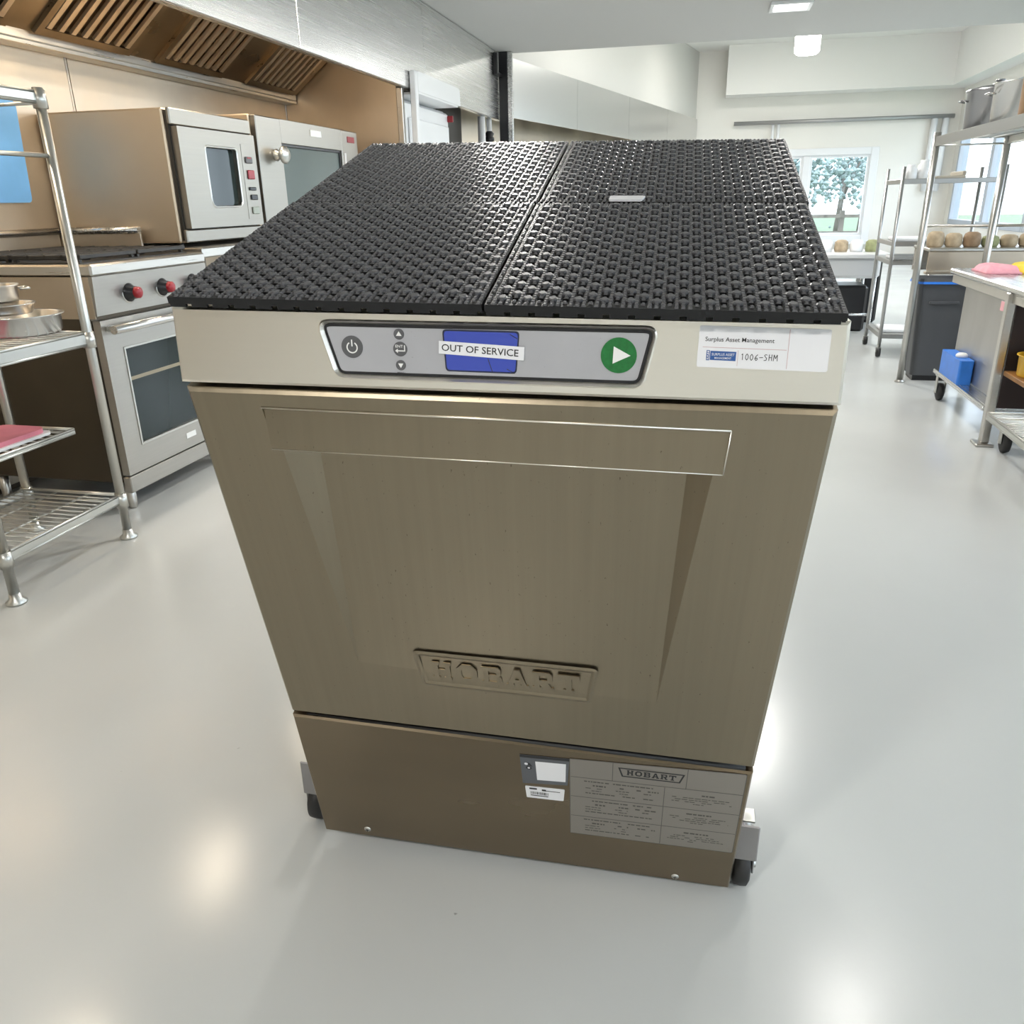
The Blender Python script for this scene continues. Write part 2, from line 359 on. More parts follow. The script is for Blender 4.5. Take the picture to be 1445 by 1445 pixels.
MB().lathe((0.775, 9.0, 2.21), [(0.0, 0), (0.09, 0.0), (0.112, 0.02), (0.116, 0.24), (0.10, 0.25), (0, 0.25)]).build('shade', LAMPW, t)
MB().cyl((0.775, 9.0, 2.46), (0.775, 9.0, 3.0), 0.006, n=8).build('cord', BLACK, t)
MB().cyl((0.775, 9.0, 2.975), (0.775, 9.0, 2.9995), 0.05, n=16).build('ceiling_cap', WHITE, t)
ld = bpy.data.lights.new('lamp', 'POINT'); ld.energy = 12; ld.shadow_soft_size = 0.12; lo = bpy.data.objects.new('lamp', ld); col.objects.link(lo); lo.parent = t; lo.location = (0, 0, -0.15)

# ================================================================== DISHWASHER (local frame: x width, y depth, z up the raked front)
ax = Vector((0.998922, 0.042093, -0.019561)); ay = Vector((-0.035333, 0.962872, 0.267638)); az = Vector((0.030101, -0.266658, 0.963321))
org = Vector((-0.22288675, 0.95947595, 0.02508375))
DM = Matrix(((ax.x, ay.x, az.x, org.x), (ax.y, ay.y, az.y, org.y), (ax.z, ay.z, az.z, org.z), (0, 0, 0, 1)))
DMI = DM.inverted()
dw = bpy.data.objects.new('dishwasher', None); col.objects.link(dw); dw.matrix_world = DM; WL[dw] = (0, 0, 0)
tag(dw, 'stainless steel undercounter dishwasher with out of service tape across its blue display', 'dishwasher')
def loc(p): return tuple(DMI @ Vector(p))
# body shell: raked front, sloped top, upright back standing close to the floor
rt = [DM @ Vector((s*0.314, 0.615, 0.893)) for s in (-1, 1)]
fb = [DM @ Vector((s*0.312, 0.046, 0.012)) for s in (-1, 1)]
ft = [DM @ Vector((s*0.314, 0.046, 0.893)) for s in (-1, 1)]
rb = [Vector((r.x, r.y, 0.06)) for r in rt]; fbb = [Vector((f_.x, f_.y+0.01, 0.055)) for f_ in fb]
pts = [loc(p) for p in (fbb[0], fbb[1], rb[1], rb[0], ft[0], ft[1], rt[1], rt[0])]
MB().add(pts, [(3, 2, 1, 0), (4, 5, 6, 7), (0, 1, 5, 4), (1, 2, 6, 5), (2, 3, 7, 6), (3, 0, 4, 7)]).build('cabinet_body', DW_SIDE, dw)
# dark sheet painting the shade in the gaps of panel / door / skirt
MB().box(-0.312, 0.308, 0.034, 0.0455, 0.02, 0.885).build('gap_shade_sheet', DARK, dw)
# door
D = lambda u, w_, d: (u, d, w_)
DTL, DTR, DBL, DBR = (-.3221, .8081), (.3220, .8135), (-.3196, .2955), (.3143, .2892)
e = 0.0042
def rim(q, sx, sz): return (q[0]+sx*e, q[1]+sz*e)
oTL, oTR, oBL, oBR = DTL, DTR, DBL, DBR
iTL, iTR, iBL, iBR = rim(DTL, 1, -1), rim(DTR, -1, -1), rim(DBL, 1, 1), rim(DBR, -1, 1)
L1, L2_, L3, L4 = (-.2415, .7889), (.2310, .7885), (.2280, .7429), (-.2376, .7426)
aL, bL, tL, tR, bR, aR = (-.2298, .7415), (-.1986, .7406), (-.1990, .415), (.1840, .395), (.1957, .7420), (.2193, .7425)
V = []; F = []
def vv(q, d): V.append(D(q[0], q[1], d)); return len(V)-1
iTL_, iTR_, iBL_, iBR_ = [vv(q, 0) for q in (iTL, iTR, iBL, iBR)]
oTL_, oTR_, oBL_, oBR_ = [vv(q, e) for q in (oTL, oTR, oBL, oBR)]
kTL, kTR, kBL, kBR = [vv(q, 0.038) for q in (oTL, oTR, oBL, oBR)]
l1, l2, l3, l4, al, tl, tr, ar = [vv(q, 0) for q in (L1, L2_, L3, L4, aL, tL, tR, aR)]
l3p, l4p = vv(L3, -0.007), vv(L4, -0.007)
DEP = 0.024
bl, br_ = vv(bL, DEP), vv(bR, DEP)
l1b, l2b = vv((L1[0], L1[1]), 0.0035), vv((L2_[0], L2_[1]), 0.0035)
F += [(iTL_, iTR_, l2, l1), (iTR_, iBR_, tr, ar, l3, l2), (iBL_, tl, tr, iBR_), (iTL_, l1, l4, al, tl, iBL_),
      (bl, br_, tr, tl), (al, bl, tl), (ar, tr, br_), (l1, l2, l2b, l1b), (l1b, l2b, l3p, l4p), (l2, l3, l3p, l2b), (l1, l1b, l4p, l4),
      (l4p, l3p, br_, bl), (l4p, bl, al), (l4p, al, l4), (l3p, ar, br_), (l3p, l3, ar),
      (oTL_, oTR_, iTR_, iTL_), (oTR_, oBR_, iBR_, iTR_), (oBR_, oBL_, iBL_, iBR_), (oBL_, oTL_, iTL_, iBL_),
      (kTL, kTR, oTR_, oTL_), (kTR, kBR, oBR_, oTR_), (kBR, kBL, oBL_, oBR_), (kBL, kTL, oTL_, oBL_)]
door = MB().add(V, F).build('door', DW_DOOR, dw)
door['label'] = 'brushed steel door with a recessed pull, tinted brown for dark reflections'
for p_, q_, r_ in ((L1, L2_, .0011), (L4, L3, .0006), (L2_, L3, .0007)):
    dd = 0.0 if p_ is L1 else -.006
    MB().cyl(D(p_[0], p_[1], -.0006 if p_ is not L4 else -.0070), D(q_[0], q_[1], -.0070 if p_ is not L1 else -.0006), r_, n=8).build('pull_edge_highlight', DW_PANEL, door)  # bright steel beads added to draw highlights along the lip edges
# embossed badge on the door: trapezoid ridge and block letters
def ring(mb, outer, inner, fn, h):
    n = len(outer); mid = [((a[0]+b[0])/2, (a[1]+b[1])/2) for a, b in zip(outer, inner)]
    vs = [fn(a, b, 0.0) for a, b in outer]+[fn(a*.6+c*.4, b*.6+d_*.4, h) for (a, b), (c, d_) in zip(outer, inner)]+[fn(a*.4+c*.6, b*.4+d_*.6, h) for (a, b), (c, d_) in zip(outer, inner)]+[fn(a, b, 0.0) for a, b in inner]
    return mb.add(vs, [(k*n+i, k*n+(i+1) % n, (k+1)*n+(i+1) % n, (k+1)*n+i) for k in range(3) for i in range(n)])
def rounded(poly, r, n=5):
    out = []; N = len(poly)
    for i in range(N):
        p0, p, p1 = Vector(poly[i-1]), Vector(poly[i]), Vector(poly[(i+1) % N])
        d0 = (p0-p).normalized(); d1 = (p1-p).normalized(); rr_ = r[i] if isinstance(r, (list, tuple)) else r
        ang = d0.angle(d1); tl_ = rr_/math.tan(ang/2); s0 = p+d0*tl_; s1 = p+d1*tl_
        for k in range(n+1):
            t_ = k/n; q = s0*(1-t_)**2+p*2*t_*(1-t_)+s1*t_**2; out.append((q.x, q.y))
    return out
def inset(poly, d):
    N = len(poly); out = []
    for i in range(N):
        p0, p, p1 = Vector(poly[i-1]), Vector(poly[i]), Vector(poly[(i+1) % N])
        n0 = Vector((-(p-p0).y, (p-p0).x)).normalized(); n1 = Vector((-(p1-p).y, (p1-p).x)).normalized()
        b_ = (n0+n1); b_ = b_/max(0.2, b_.length_squared)*2
        out.append((p.x+b_.x*d, p.y+b_.y*d))
    return out
# block letters as strokes in a 1 x 1 cell: (x0,y0,x1,y1) bars and free quads
T_ = 0.24
LET = {
 'H': [[(.06, 0), (.40, 0), (.40, .16), (.06, .16)], [(.60, 0), (.94, 0), (.94, .16), (.60, .16)], [(.06, .84), (.40, .84), (.40, 1), (.06, 1)], [(.60, .84), (.94, .84), (.94, 1), (.60, 1)],
       [(.12, .1), (.34, .1), (.34, .9), (.12, .9)], [(.66, .1), (.88, .1), (.88, .9), (.66, .9)], [(.3, .40), (.7, .40), (.7, .60), (.3, .60)]],
 'O': [[(.30, 0), (.70, 0), (.66, .2), (.34, .2)], [(.70, 0), (.97, .27), (.74, .34), (.66, .2)], [(.97, .27), (.97, .73), (.74, .66), (.74, .34)], [(.97, .73), (.70, 1), (.66, .8), (.74, .66)],
       [(.70, 1), (.30, 1), (.34, .8), (.66, .8)], [(.30, 1), (.03, .73), (.26, .66), (.34, .8)], [(.03, .73), (.03, .27), (.26, .34), (.26, .66)], [(.03, .27), (.30, 0), (.34, .2), (.26, .34)]],
 'B': [[(.04, 0), (.80, 0), (.80, .18), (.04, .18)], [(.04, .82), (.76, .82), (.76, 1), (.04, 1)], [(.12, .1), (.35, .1), (.35, .9), (.12, .9)], [(.3, .43), (.78, .43), (.78, .58), (.3, .58)],
       [(.72, 0), (.82, 0), (.95, .14), (.95, .40), (.84, .5), (.72, .48)], [(.70, .52), (.82, .5), (.91, .60), (.91, .88), (.80, 1), (.70, 1)]],
 'A': [[(.0, 0), (.36, 0), (.36, .15), (.0, .15)], [(.64, 0), (1, 0), (1, .15), (.64, .15)], [(.08, .1), (.31, .1), (.56, 1), (.38, 1)], [(.69, .1), (.92, .1), (.62, 1), (.44, 1)], [(.25, .26), (.75, .26), (.70, .42), (.30, .42)]],
 'R': [[(.04, 0), (.42, 0), (.42, .16), (.04, .16)], [(.04, .84), (.76, .84), (.76, 1), (.04, 1)], [(.12, .1), (.35, .1), (.35, .9), (.12, .9)], [(.3, .40), (.78, .40), (.78, .56), (.3, .56)],
       [(.70, .40), (.82, .42), (.92, .54), (.92, .86), (.80, 1), (.70, 1)], [(.48, .44), (.72, .44), (.90, .12), (.66, .12)], [(.64, 0), (.98, 0), (.98, .16), (.64, .16)]],
 'T': [[(.02, .80), (.98, .80), (.98, 1), (.02, 1)], [(.02, .66), (.16, .66), (.16, .82), (.02, .82)], [(.84, .66), (.98, .66), (.98, .82), (.84, .82)], [(.38, .08), (.62, .08), (.62, .9), (.38, .9)], [(.26, 0), (.74, 0), (.74, .15), (.26, .15)]],
}
def block_word(mb, word, fn, a0, a1, b0, b1, h, gap=0.14):
    n = len(word); cw = (a1-a0)/(n+(n-1)*gap)
    for i, ch in enumerate(word):
        x0 = a0+i*cw*(1+gap)
        for k, q in enumerate(LET[ch]):
            mb.prism([(x0+cw*x, b0+(b1-b0)*y) for x, y in q], fn, 0.0, h+0.00002*k)
    return mb
fd = lambda a, b, h: (a, -h, b)
trap = [(-.1147, .3845), (.1038, .3835), (.1126, .4460), (-.1241, .4465)]
outer = rounded(trap, .008); inner = inset(outer, .0075)
bd = ring(MB(), outer, inner, fd, 0.0014)
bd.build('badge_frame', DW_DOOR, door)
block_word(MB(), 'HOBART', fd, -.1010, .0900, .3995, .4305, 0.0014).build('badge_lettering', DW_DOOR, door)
# lower skirt panel
skq = [(-.3268, -.0005), (.3148, -.0035), (.3147, .2788), (-.3203, .2877)]
sk_in = inset(skq, .0025); n = 4
skirt = MB().add([fd(a, b, 0) for a, b in sk_in]+[fd(a, b, -.003) for a, b in skq]+[fd(a, b, -.040) for a, b in skq],
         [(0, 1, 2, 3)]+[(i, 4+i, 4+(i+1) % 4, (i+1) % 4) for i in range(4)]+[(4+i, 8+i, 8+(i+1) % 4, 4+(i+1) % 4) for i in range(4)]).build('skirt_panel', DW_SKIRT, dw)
def screw(u, w_):
    s = MB().lathe((u, 0, w_), [(0.0, -0.0022), (0.003, -0.0022), (0.0055, -0.001), (0.0058, 0.0)], n=14, axis='y')
    o = s.build('screw', CHROME, skirt)
    m2 = MB(); m2.box(u-.003, u+.003, -0.0025, -0.0021, w_-.0006, w_+.0006); m2.box(u-.0006, u+.0006, -0.0025, -0.0021, w_-.003, w_+.003); m2.build('screw_slot', INK, skirt)
screw(-.2508, .0195); screw(.2343, .0085)
MB().cyl((-.30, 0.006, .2845), (.305, 0.006, .2800), .0035, n=8).build('door_seal', RUBBER, dw)
# rating plate
def flat(name, quad, m, parent, h, t=0.0004):
    return MB().prism(quad, fd, h-t, h).build(name, m, parent)
plq = rounded([(.0762, .0892), (.3086, .0928), (.3075, .2760), (.0762, .2653)], [.0005, .003, .003, .0005], 3)
plate = flat('rating_plate', plq, PLATE, dw, 0.0006)
plate['label'] = 'grey foil rating plate with fine print'
r = MB()
def bar(mb, a0, b0, a1, b1, t_, h):
    d_ = Vector((a1-a0, b1-b0)).normalized(); nn = Vector((-d_.y, d_.x))*t_/2
    return mb.prism([(a0-nn.x, b0-nn.y), (a1-nn.x, b1-nn.y), (a1+nn.x, b1+nn.y), (a0+nn.x, b0+nn.y)], fd, h-.0001, h)
hh = 0.0008
for b0, b1 in ((.2262, .2309), (.1816, .1854), (.1348, .1394)): bar(r, .0775, b0, .3075, b1, .0009, hh)
bar(r, .2053, .2275, .2064, .0925, .0009, hh); bar(r, .1345, .2668, .1345, .2280, .0009, hh); bar(r, .2330, .2720, .2330, .2290, .0009, hh)
for i in range(len(plq)): bar(r, *plq[i], *plq[(i+1) % len(plq)], .0008, hh)
r.build('rule_lines', INKG, plate)
lg = MB(); tp = [(.1470, .2400), (.2245, .2405), (.2300, .2600), (.1415, .2592)]
ring(lg, tp, inset(tp, .0022), lambda a, b, h: fd(a, b, hh+h*0), 0.0)
block_word(lg, 'HOBART', lambda a, b, h: fd(a, b, hh+h), .1530, .2190, .2450, .2555, 0.0001); lg.build('plate_logo', INK, plate)
fp = MB()
def dashes(a0, a1, b, wt, dens=.85, slope=.018):
    a = a0
    while a < a1:
        l_ = random.uniform(.002, .008); l_ = min(l_, a1-a)
        if random.random() < dens: bar(fp, a, b+(a-.076)*slope, a+l_, b+(a+l_-.076)*slope, wt, hh)
        a += l_+random.uniform(.0008, .002)
for bt in (.2190, .1745, .1280):
    dashes(.096, .190, bt, .0022); dashes(.108, .126, bt-.0085, .003); dashes(.145, .16, bt-.0085, .0026); dashes(.168, .198, bt-.0085, .0026)
    dashes(.098, .125, bt-.0150, .0014); dashes(.140, .158, bt-.0150, .0016, .7); dashes(.178, .188, bt-.0150, .0018)
    dashes(.098, .120, bt-.0205, .0014, .7); dashes(.145, .157, bt-.0205, .0014, .7); dashes(.098, .192, bt-.0265, .0020)
    dashes(.238, .272, bt-.004, .0028); dashes(.216, .292, bt-.0115, .0014, .8); dashes(.220, .288, bt-.0160, .0014, .8); dashes(.216, .296, bt-.0205, .0014, .7); dashes(.245, .262, bt-.0250, .0014)
fp.build('fine_print', mat('ink_faint', (0.085, 0.08, 0.07), 0.6), plate, kind='stuff')
# dark code label (its code left out) and white serial label
cl = flat('code_label', [(.0090, .1973), (.0728, .2039), (.0758, .2640), (.0070, .2613)], mat('label_grey', (0.10, 0.105, 0.115), 0.45), dw, 0.0007)
cl['label'] = 'dark grey label with a blank white square'
flat('label_band', [(.0072, .2560), (.0755, .2590), (.0758, .2640), (.0070, .2613)], INK, cl, 0.0009, .0001)
flat('label_square', [(.0300, .2085), (.0700, .2115), (.0710, .2520), (.0285, .2500)], PAPER, cl, 0.0009, .0001)
ic = MB(); 
for (a, b) in ((.0170, .2420), (.0190, .2340)): ic.prism([(a+.0042*math.cos(k*PI/5), b+.0036*math.sin(k*PI/5)) for k in range(10)], fd, .0008, .0009)
ic.prism([(.0205, .2450), (.0245, .2375), (.0205, .2385)], fd, .0008, .0009); ic.build('label_icon', INK, cl)
ic = MB()
for (a, b, rr_) in ((.0155, .2425, .0026), (.0190, .2340, .0018)): ic.prism([(a+rr_*math.cos(k*PI/5), b+rr_*math.sin(k*PI/5)) for k in range(10)], fd, .0009, .00095)
ic.build('label_icon', PAPER, cl)
sl = flat('serial_label', rounded([(.0135, .1642), (.0668, .1655), (.0687, .1931), (.0120, .1912)], .002, 3), PAPER, dw, 0.0007)
q = MB(); bar(q, .0180, .1865, .0290, .1868, .0035, .0009); bar(q, .036, .1855, .042, .1857, .004, .0009); bar(q, .042, .1848, .062, .1853, .0014, .0009)
x = .0195
while x < .045:
    l_ = random.uniform(.0006, .0016); q.prism([(x, .1740), (x+l_, .1740), (x+l_, .1800), (x, .1800)], fd, .0008, .0009); x += l_+random.uniform(.0005, .0012)
bar(q, .0195, .1710, .045, .1713, .0018, .0009); q.build('serial_print', INK, sl)

# control panel: slightly laid-back bezel with its own frame (s along width, t up, h out)
P0 = Vector((0, -.0073, .8212)); tt = Vector((0, .0183, .074)).normalized(); nn_ = Vector((0, -tt.z, tt.y))
def pf(s_, t_, h): p = P0+Vector((1, 0, 0))*s_+tt*t_+nn_*h; return (p.x, p.y, p.z)
pq = [(-.3193, -.0025), (.3213, .0020), (.3192, .0758), (-.3170, .0738)]
hole_o = rounded([(-.1505, .0078), (.1475, .0095), (.1600, .0680), (-.1670, .0655)], [.014, .014, .012, .012], 7)
hole_i = inset(hole_o, .0045)
bm = bmesh.new()
pin = inset(pq, .003)
def loopv(poly, h): return [bm.verts.new(pf(a, b, h)) for a, b in poly]
lo_, lh = loopv(pin, 0.0), loopv(hole_o, 0.0)
eds = [bm.edges.new((l_[i], l_[(i+1) % len(l_)])) for l_ in (lo_, lh) for i in range(len(l_))]
bmesh.ops.triangle_fill(bm, use_beauty=True, use_dissolve=False, edges=eds, normal=nn_)
lm, lb, lbk = loopv(inset(hole_o, .0016), .0016), loopv(hole_i, -.003), None
for a, b in ((lh, lm), (lm, lb)):
    for i in range(len(a)): bm.faces.new((a[i], a[(i+1) % len(a)], b[(i+1) % len(a)], b[i]))
le, lk = loopv(pq, -.003), loopv(pq, -.050)
for a, b in ((lo_, le), (le, lk)):
    for i in range(4): bm.faces.new((a[i], b[i], b[(i+1) % 4], a[(i+1) % 4]))
bmesh.ops.recalc_face_normals(bm, faces=bm.faces)
me = bpy.data.meshes.new('control_panel'); bm.to_mesh(me); bm.free()
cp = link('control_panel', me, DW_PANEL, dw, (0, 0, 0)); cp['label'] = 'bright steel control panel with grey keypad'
# folded top edge of the panel
MB().add([pf(a, b, h) for (a, b, h) in ((-.317, .0738, -.003), (.3192, .0758, -.003), (.3192, .0758, -.055), (-.317, .0738, -.055))], [(0, 1, 2, 3)]).build('panel_top_fold', DW_PANEL, dw)
def pflat(name, quad, m, h0, h1): return MB().prism(quad, pf, h0, h1).build(name, m, cp)
pflat('keypad_gasket', hole_i, BLACK, -.004, -.0028)
keyq = inset(hole_o, .0075)
pflat('keypad', keyq, MEMBRANE, -.0028, -.0020)
def disc(c, r_, n=28): return [(c[0]+r_*math.cos(2*PI*k/n), c[1]+r_*math.sin(2*PI*k/n)) for k in range(n)]
KH = -.0020
pflat('power_button', disc((-.1317, .0393), .0108), BUTTON, KH, KH+.0005)
pi_ = MB(); c0 = (-.1317, .0388); n = 22
for k in range(n):
    a0 = PI/2+.55+(2*PI-1.1)*k/n; a1 = PI/2+.55+(2*PI-1.1)*(k+1)/n
    pi_.prism([(c0[0]+rr_*math.cos(a), c0[1]+rr_*math.sin(a)) for rr_, a in ((.0045, a0), (.0057, a0), (.0057, a1), (.0045, a1))], pf, KH+.0005, KH+.0007)
pi_.prism([(c0[0]-.0006, c0[1]+.001), (c0[0]+.0006, c0[1]+.001), (c0[0]+.0006, c0[1]+.0075), (c0[0]-.0006, c0[1]+.0075)], pf, KH+.0005, KH+.0007)
pi_.build('power_icon', ICON, cp)
for nm, c, r_ in (('up_button', (-.0840, .0529), .0052), ('enter_button', (-.0834, .0388), .0070), ('down_button', (-.0837, .0232), .0050)):
    pflat(nm, disc(c, r_, 20), BUTTON, KH, KH+.0005)
ip = MB(); h0, h1 = KH+.0005, KH+.0007
ip.prism([(-.0868, .0513), (-.0812, .0513), (-.0840, .0556)], pf, h0, h1); ip.build('up_icon', ICON, cp)
ip = MB(); ip.prism([(-.0837, .0206), (-.0811, .0250), (-.0863, .0250)], pf, h0, h1); ip.build('down_icon', ICON, cp)
ip = MB(); ip.prism([(-.0795, .0366), (-.0785, .0366), (-.0785, .0425), (-.0795, .0425)], pf, h0, h1)
ip.prism([(-.0868, .0366), (-.0785, .0366), (-.0785, .0376), (-.0868, .0376)], pf, h0, h1); ip.prism([(-.0885, .0371), (-.0858, .0350), (-.0858, .0392)], pf, h0, h1)
text_on(ip, 'ENT', pf, -.0880, -.0805, .0402, .0428, h1, .01); ip.build('enter_icon', ICON, cp)
text_on(MB(), 'MENU', pf, -.0875, -.0800, .0150, .0166, KH+.0004, .01).build('menu_print', INK, cp)
pflat('display', rounded([(-.0392, .0192), (.0292, .0192), (.0322, .0590), (-.0415, .0588)], .004, 4), mat('lcd_bezel', (0.02, 0.025, 0.06), 0.3), KH, KH+.0004)
pflat('display_glass', rounded([(-.0378, .0206), (.0280, .0206), (.0308, .0574), (-.0400, .0572)], .0035, 4), LCD, KH+.0004, KH+.0006)
for a, b, c, d_ in ((.0020, .0325, .0062, .0205), (.0200, .0235, .0275, .0195), (.0230, .0560, .0300, .0520)):
    v_ = Vector((c-a, d_-b)).normalized(); p_ = Vector((-v_.y, v_.x))*.00035
    MB().prism([(a-p_.x, b-p_.y), (c-p_.x, d_-p_.y), (c+p_.x, d_+p_.y), (a+p_.x, b+p_.y)], pf, KH+.0006, KH+.0007).build('display_crack', INK, cp)
pflat('start_button', disc((.1238, .0399), .0163, 36), GREEN, KH, KH+.0006)
pflat('start_icon', [(.1185, .0322), (.1345, .0400), (.1190, .0480)], ICON, KH+.0006, KH+.0008)
# tape label over the display
tq = [(-.0452, .0361), (.0364, .0323), (.0370, .0448), (-.0447, .0481)]
tape = MB().prism(tq, pf, KH+.0012, KH+.0016).build('service_tape', PAPER, dw); tape['label'] = 'white tape reading out of service'
def tmap(a, b, h):   # unit coordinates on the tape
    p = [(tq[0][i]*(1-a)+tq[1][i]*a)*(1-b)+(tq[3][i]*(1-a)+tq[2][i]*a)*b for i in (0, 1)]; return pf(p[0], p[1], h)
text_on(MB(), 'OUT OF SERVICE', tmap, .035, .935, .25, .78, KH+.0018, 0.006).build('tape_lettering', INK, tape)
# asset sticker
sq = rounded([(.1934, .0326), (.3052, .0318), (.3042, .0688), (.1936, .0693)], .002, 3)
st = MB().prism(sq, pf, .0001, .0005).build('asset_sticker', PAPER, dw); st['label'] = 'white asset sticker with blue logo and handwritten number'
text_on(MB(), 'Surplus Asset Management', pf, .1992, .2580, .0545, .0596, .0007, .004).build('sticker_print', INK, st)
rl = MB(); rl.prism([(.1975, .0503), (.2690, .0497), (.2690, .0501), (.1975, .0507)], pf, .0005, .0006); rl.prism([(.2705, .0335), (.2709, .0335), (.2701, .0680), (.2697, .0680)], pf, .0005, .0006)
rl.prism([(.2283, .0345), (.2286, .0345), (.2284, .0485), (.2281, .0485)], pf, .0005, .0006); rl.build('sticker_rule', REDLINE, st)
bl_ = MB(); bl_.prism([(.2045, .0392), (.2268, .0388), (.2268, .0470), (.2045, .0473)], pf, .0005, .0006); bl_.prism([(.2012, .0388), (.2040, .0388), (.2040, .0478), (.2012, .0478)], pf, .0005, .0006); bl_.build('sticker_logo', BLUEINK, st)
lt = MB(); text_on(lt, 'SURPLUS ASSET', pf, .2058, .2255, .0432, .0455, .0007, .004); text_on(lt, 'MANAGEMENT', pf, .2085, .2230, .0402, .0420, .0007, .004)
vs, fs = text_mesh('SAM', .02); lt.add([pf(.2034-.0016*y, .0394+.0078*x, .0007) for x, y in vs], fs); lt.build('sticker_logo_print', PAPER, st)
# handwriting as thin pen strokes
hw = MB()
def pen(points, ox, oy, sc):
    for (a, b), (c, d_) in zip(points[:-1], points[1:]):
        a, b, c, d_ = ox+a*sc, oy+b*sc, ox+c*sc, oy+d_*sc; v_ = Vector((c-a, d_-b)); l_ = v_.length or 1e-6; p_ = Vector((-v_.y, v_.x))/l_*.00028
        hw.prism([(a-p_.x, b-p_.y), (c-p_.x, d_-p_.y), (c+p_.x, d_+p_.y), (a+p_.x, b+p_.y)], pf, .0005, .00065)
GL = {'1': [(.2, .8), (.35, 1), (.35, 0)], '0': [(.3, 1), (.1, .7), (.1, .3), (.3, 0), (.5, .3), (.5, .7), (.3, 1)], '6': [(.5, .95), (.2, .6), (.1, .25), (.3, 0), (.5, .2), (.4, .42), (.15, .35)],
      '-': [(.05, .45), (.6, .5)], 'S': [(.5, .9), (.25, 1), (.1, .8), (.45, .4), (.4, .1), (.05, .05)], 'H': [(.1, 0), (.1, 1), (.1, .5), (.5, .5), (.5, 1), (.5, 0)], 'M': [(.05, 0), (.12, 1), (.35, .4), (.6, 1), (.65, 0)]}
x = .2305
for ch in '1006-SHM':
    pen(GL[ch], x, .0400+random.uniform(-.0003, .0003), .0056); x += .0040
hw.build('sticker_handwriting', INK, st)

# casters: two front, two back, upright on the floor (world positions)
def caster(x, y, side, top):
    c = MB(); c.lathe((x-.013, y, .034), [(.0, 0), (.026, 0), (.033, .004), (.034, .013), (.033, .022), (.026, .026), (0, .026)], n=24, axis='x')
    w_ = c
    f_ = MB(); f_.box(x-.018, x-.015, y-.016, y+.016, .028, .085, .002); f_.box(x+.015, x+.018, y-.016, y+.016, .028, .085, .002); f_.box(x-.018, x+.018, y-.018, y+.02, .078, .092, .003)
    s = MB(); s.cyl((x, y, .09), (x, y, top), .010, n=12); s.box(x-.014, x+.014, y-.010, y+.018, top-.004, top, .001)
    a = MB(); a.cyl((x-.022, y, .034), (x+.022, y, .034), .005, n=10)
    pl = MB(); pl.box(x-.017, x+.020, y-.025, y-.021, .060, .125, .002); pl.box(min(x, x-side*.05), max(x, x-side*.05), y-.012, y+.02, top-.012, top-.004, .002)
    for mb_, nm, m_ in ((w_, 'caster_wheel', RUBBER), (f_, 'caster_fork', mat('caster_grey', (.34, .33, .33), .4, .8)), (s, 'caster_stem', CHROME), (a, 'caster_axle', CHROME), (pl, 'caster_bracket', mat('caster_grey', (.34, .33, .33), .4, .8))):
        mb_.v = [loc(p) for p in mb_.v]; mb_.build(nm, m_, dw)
for x, y, sd in ((-.588, 1.012, -1), (.108, 1.012, 1), (-.585, 1.245, -1), (.106, 1.25, 1)): caster(x, y, sd, .122)

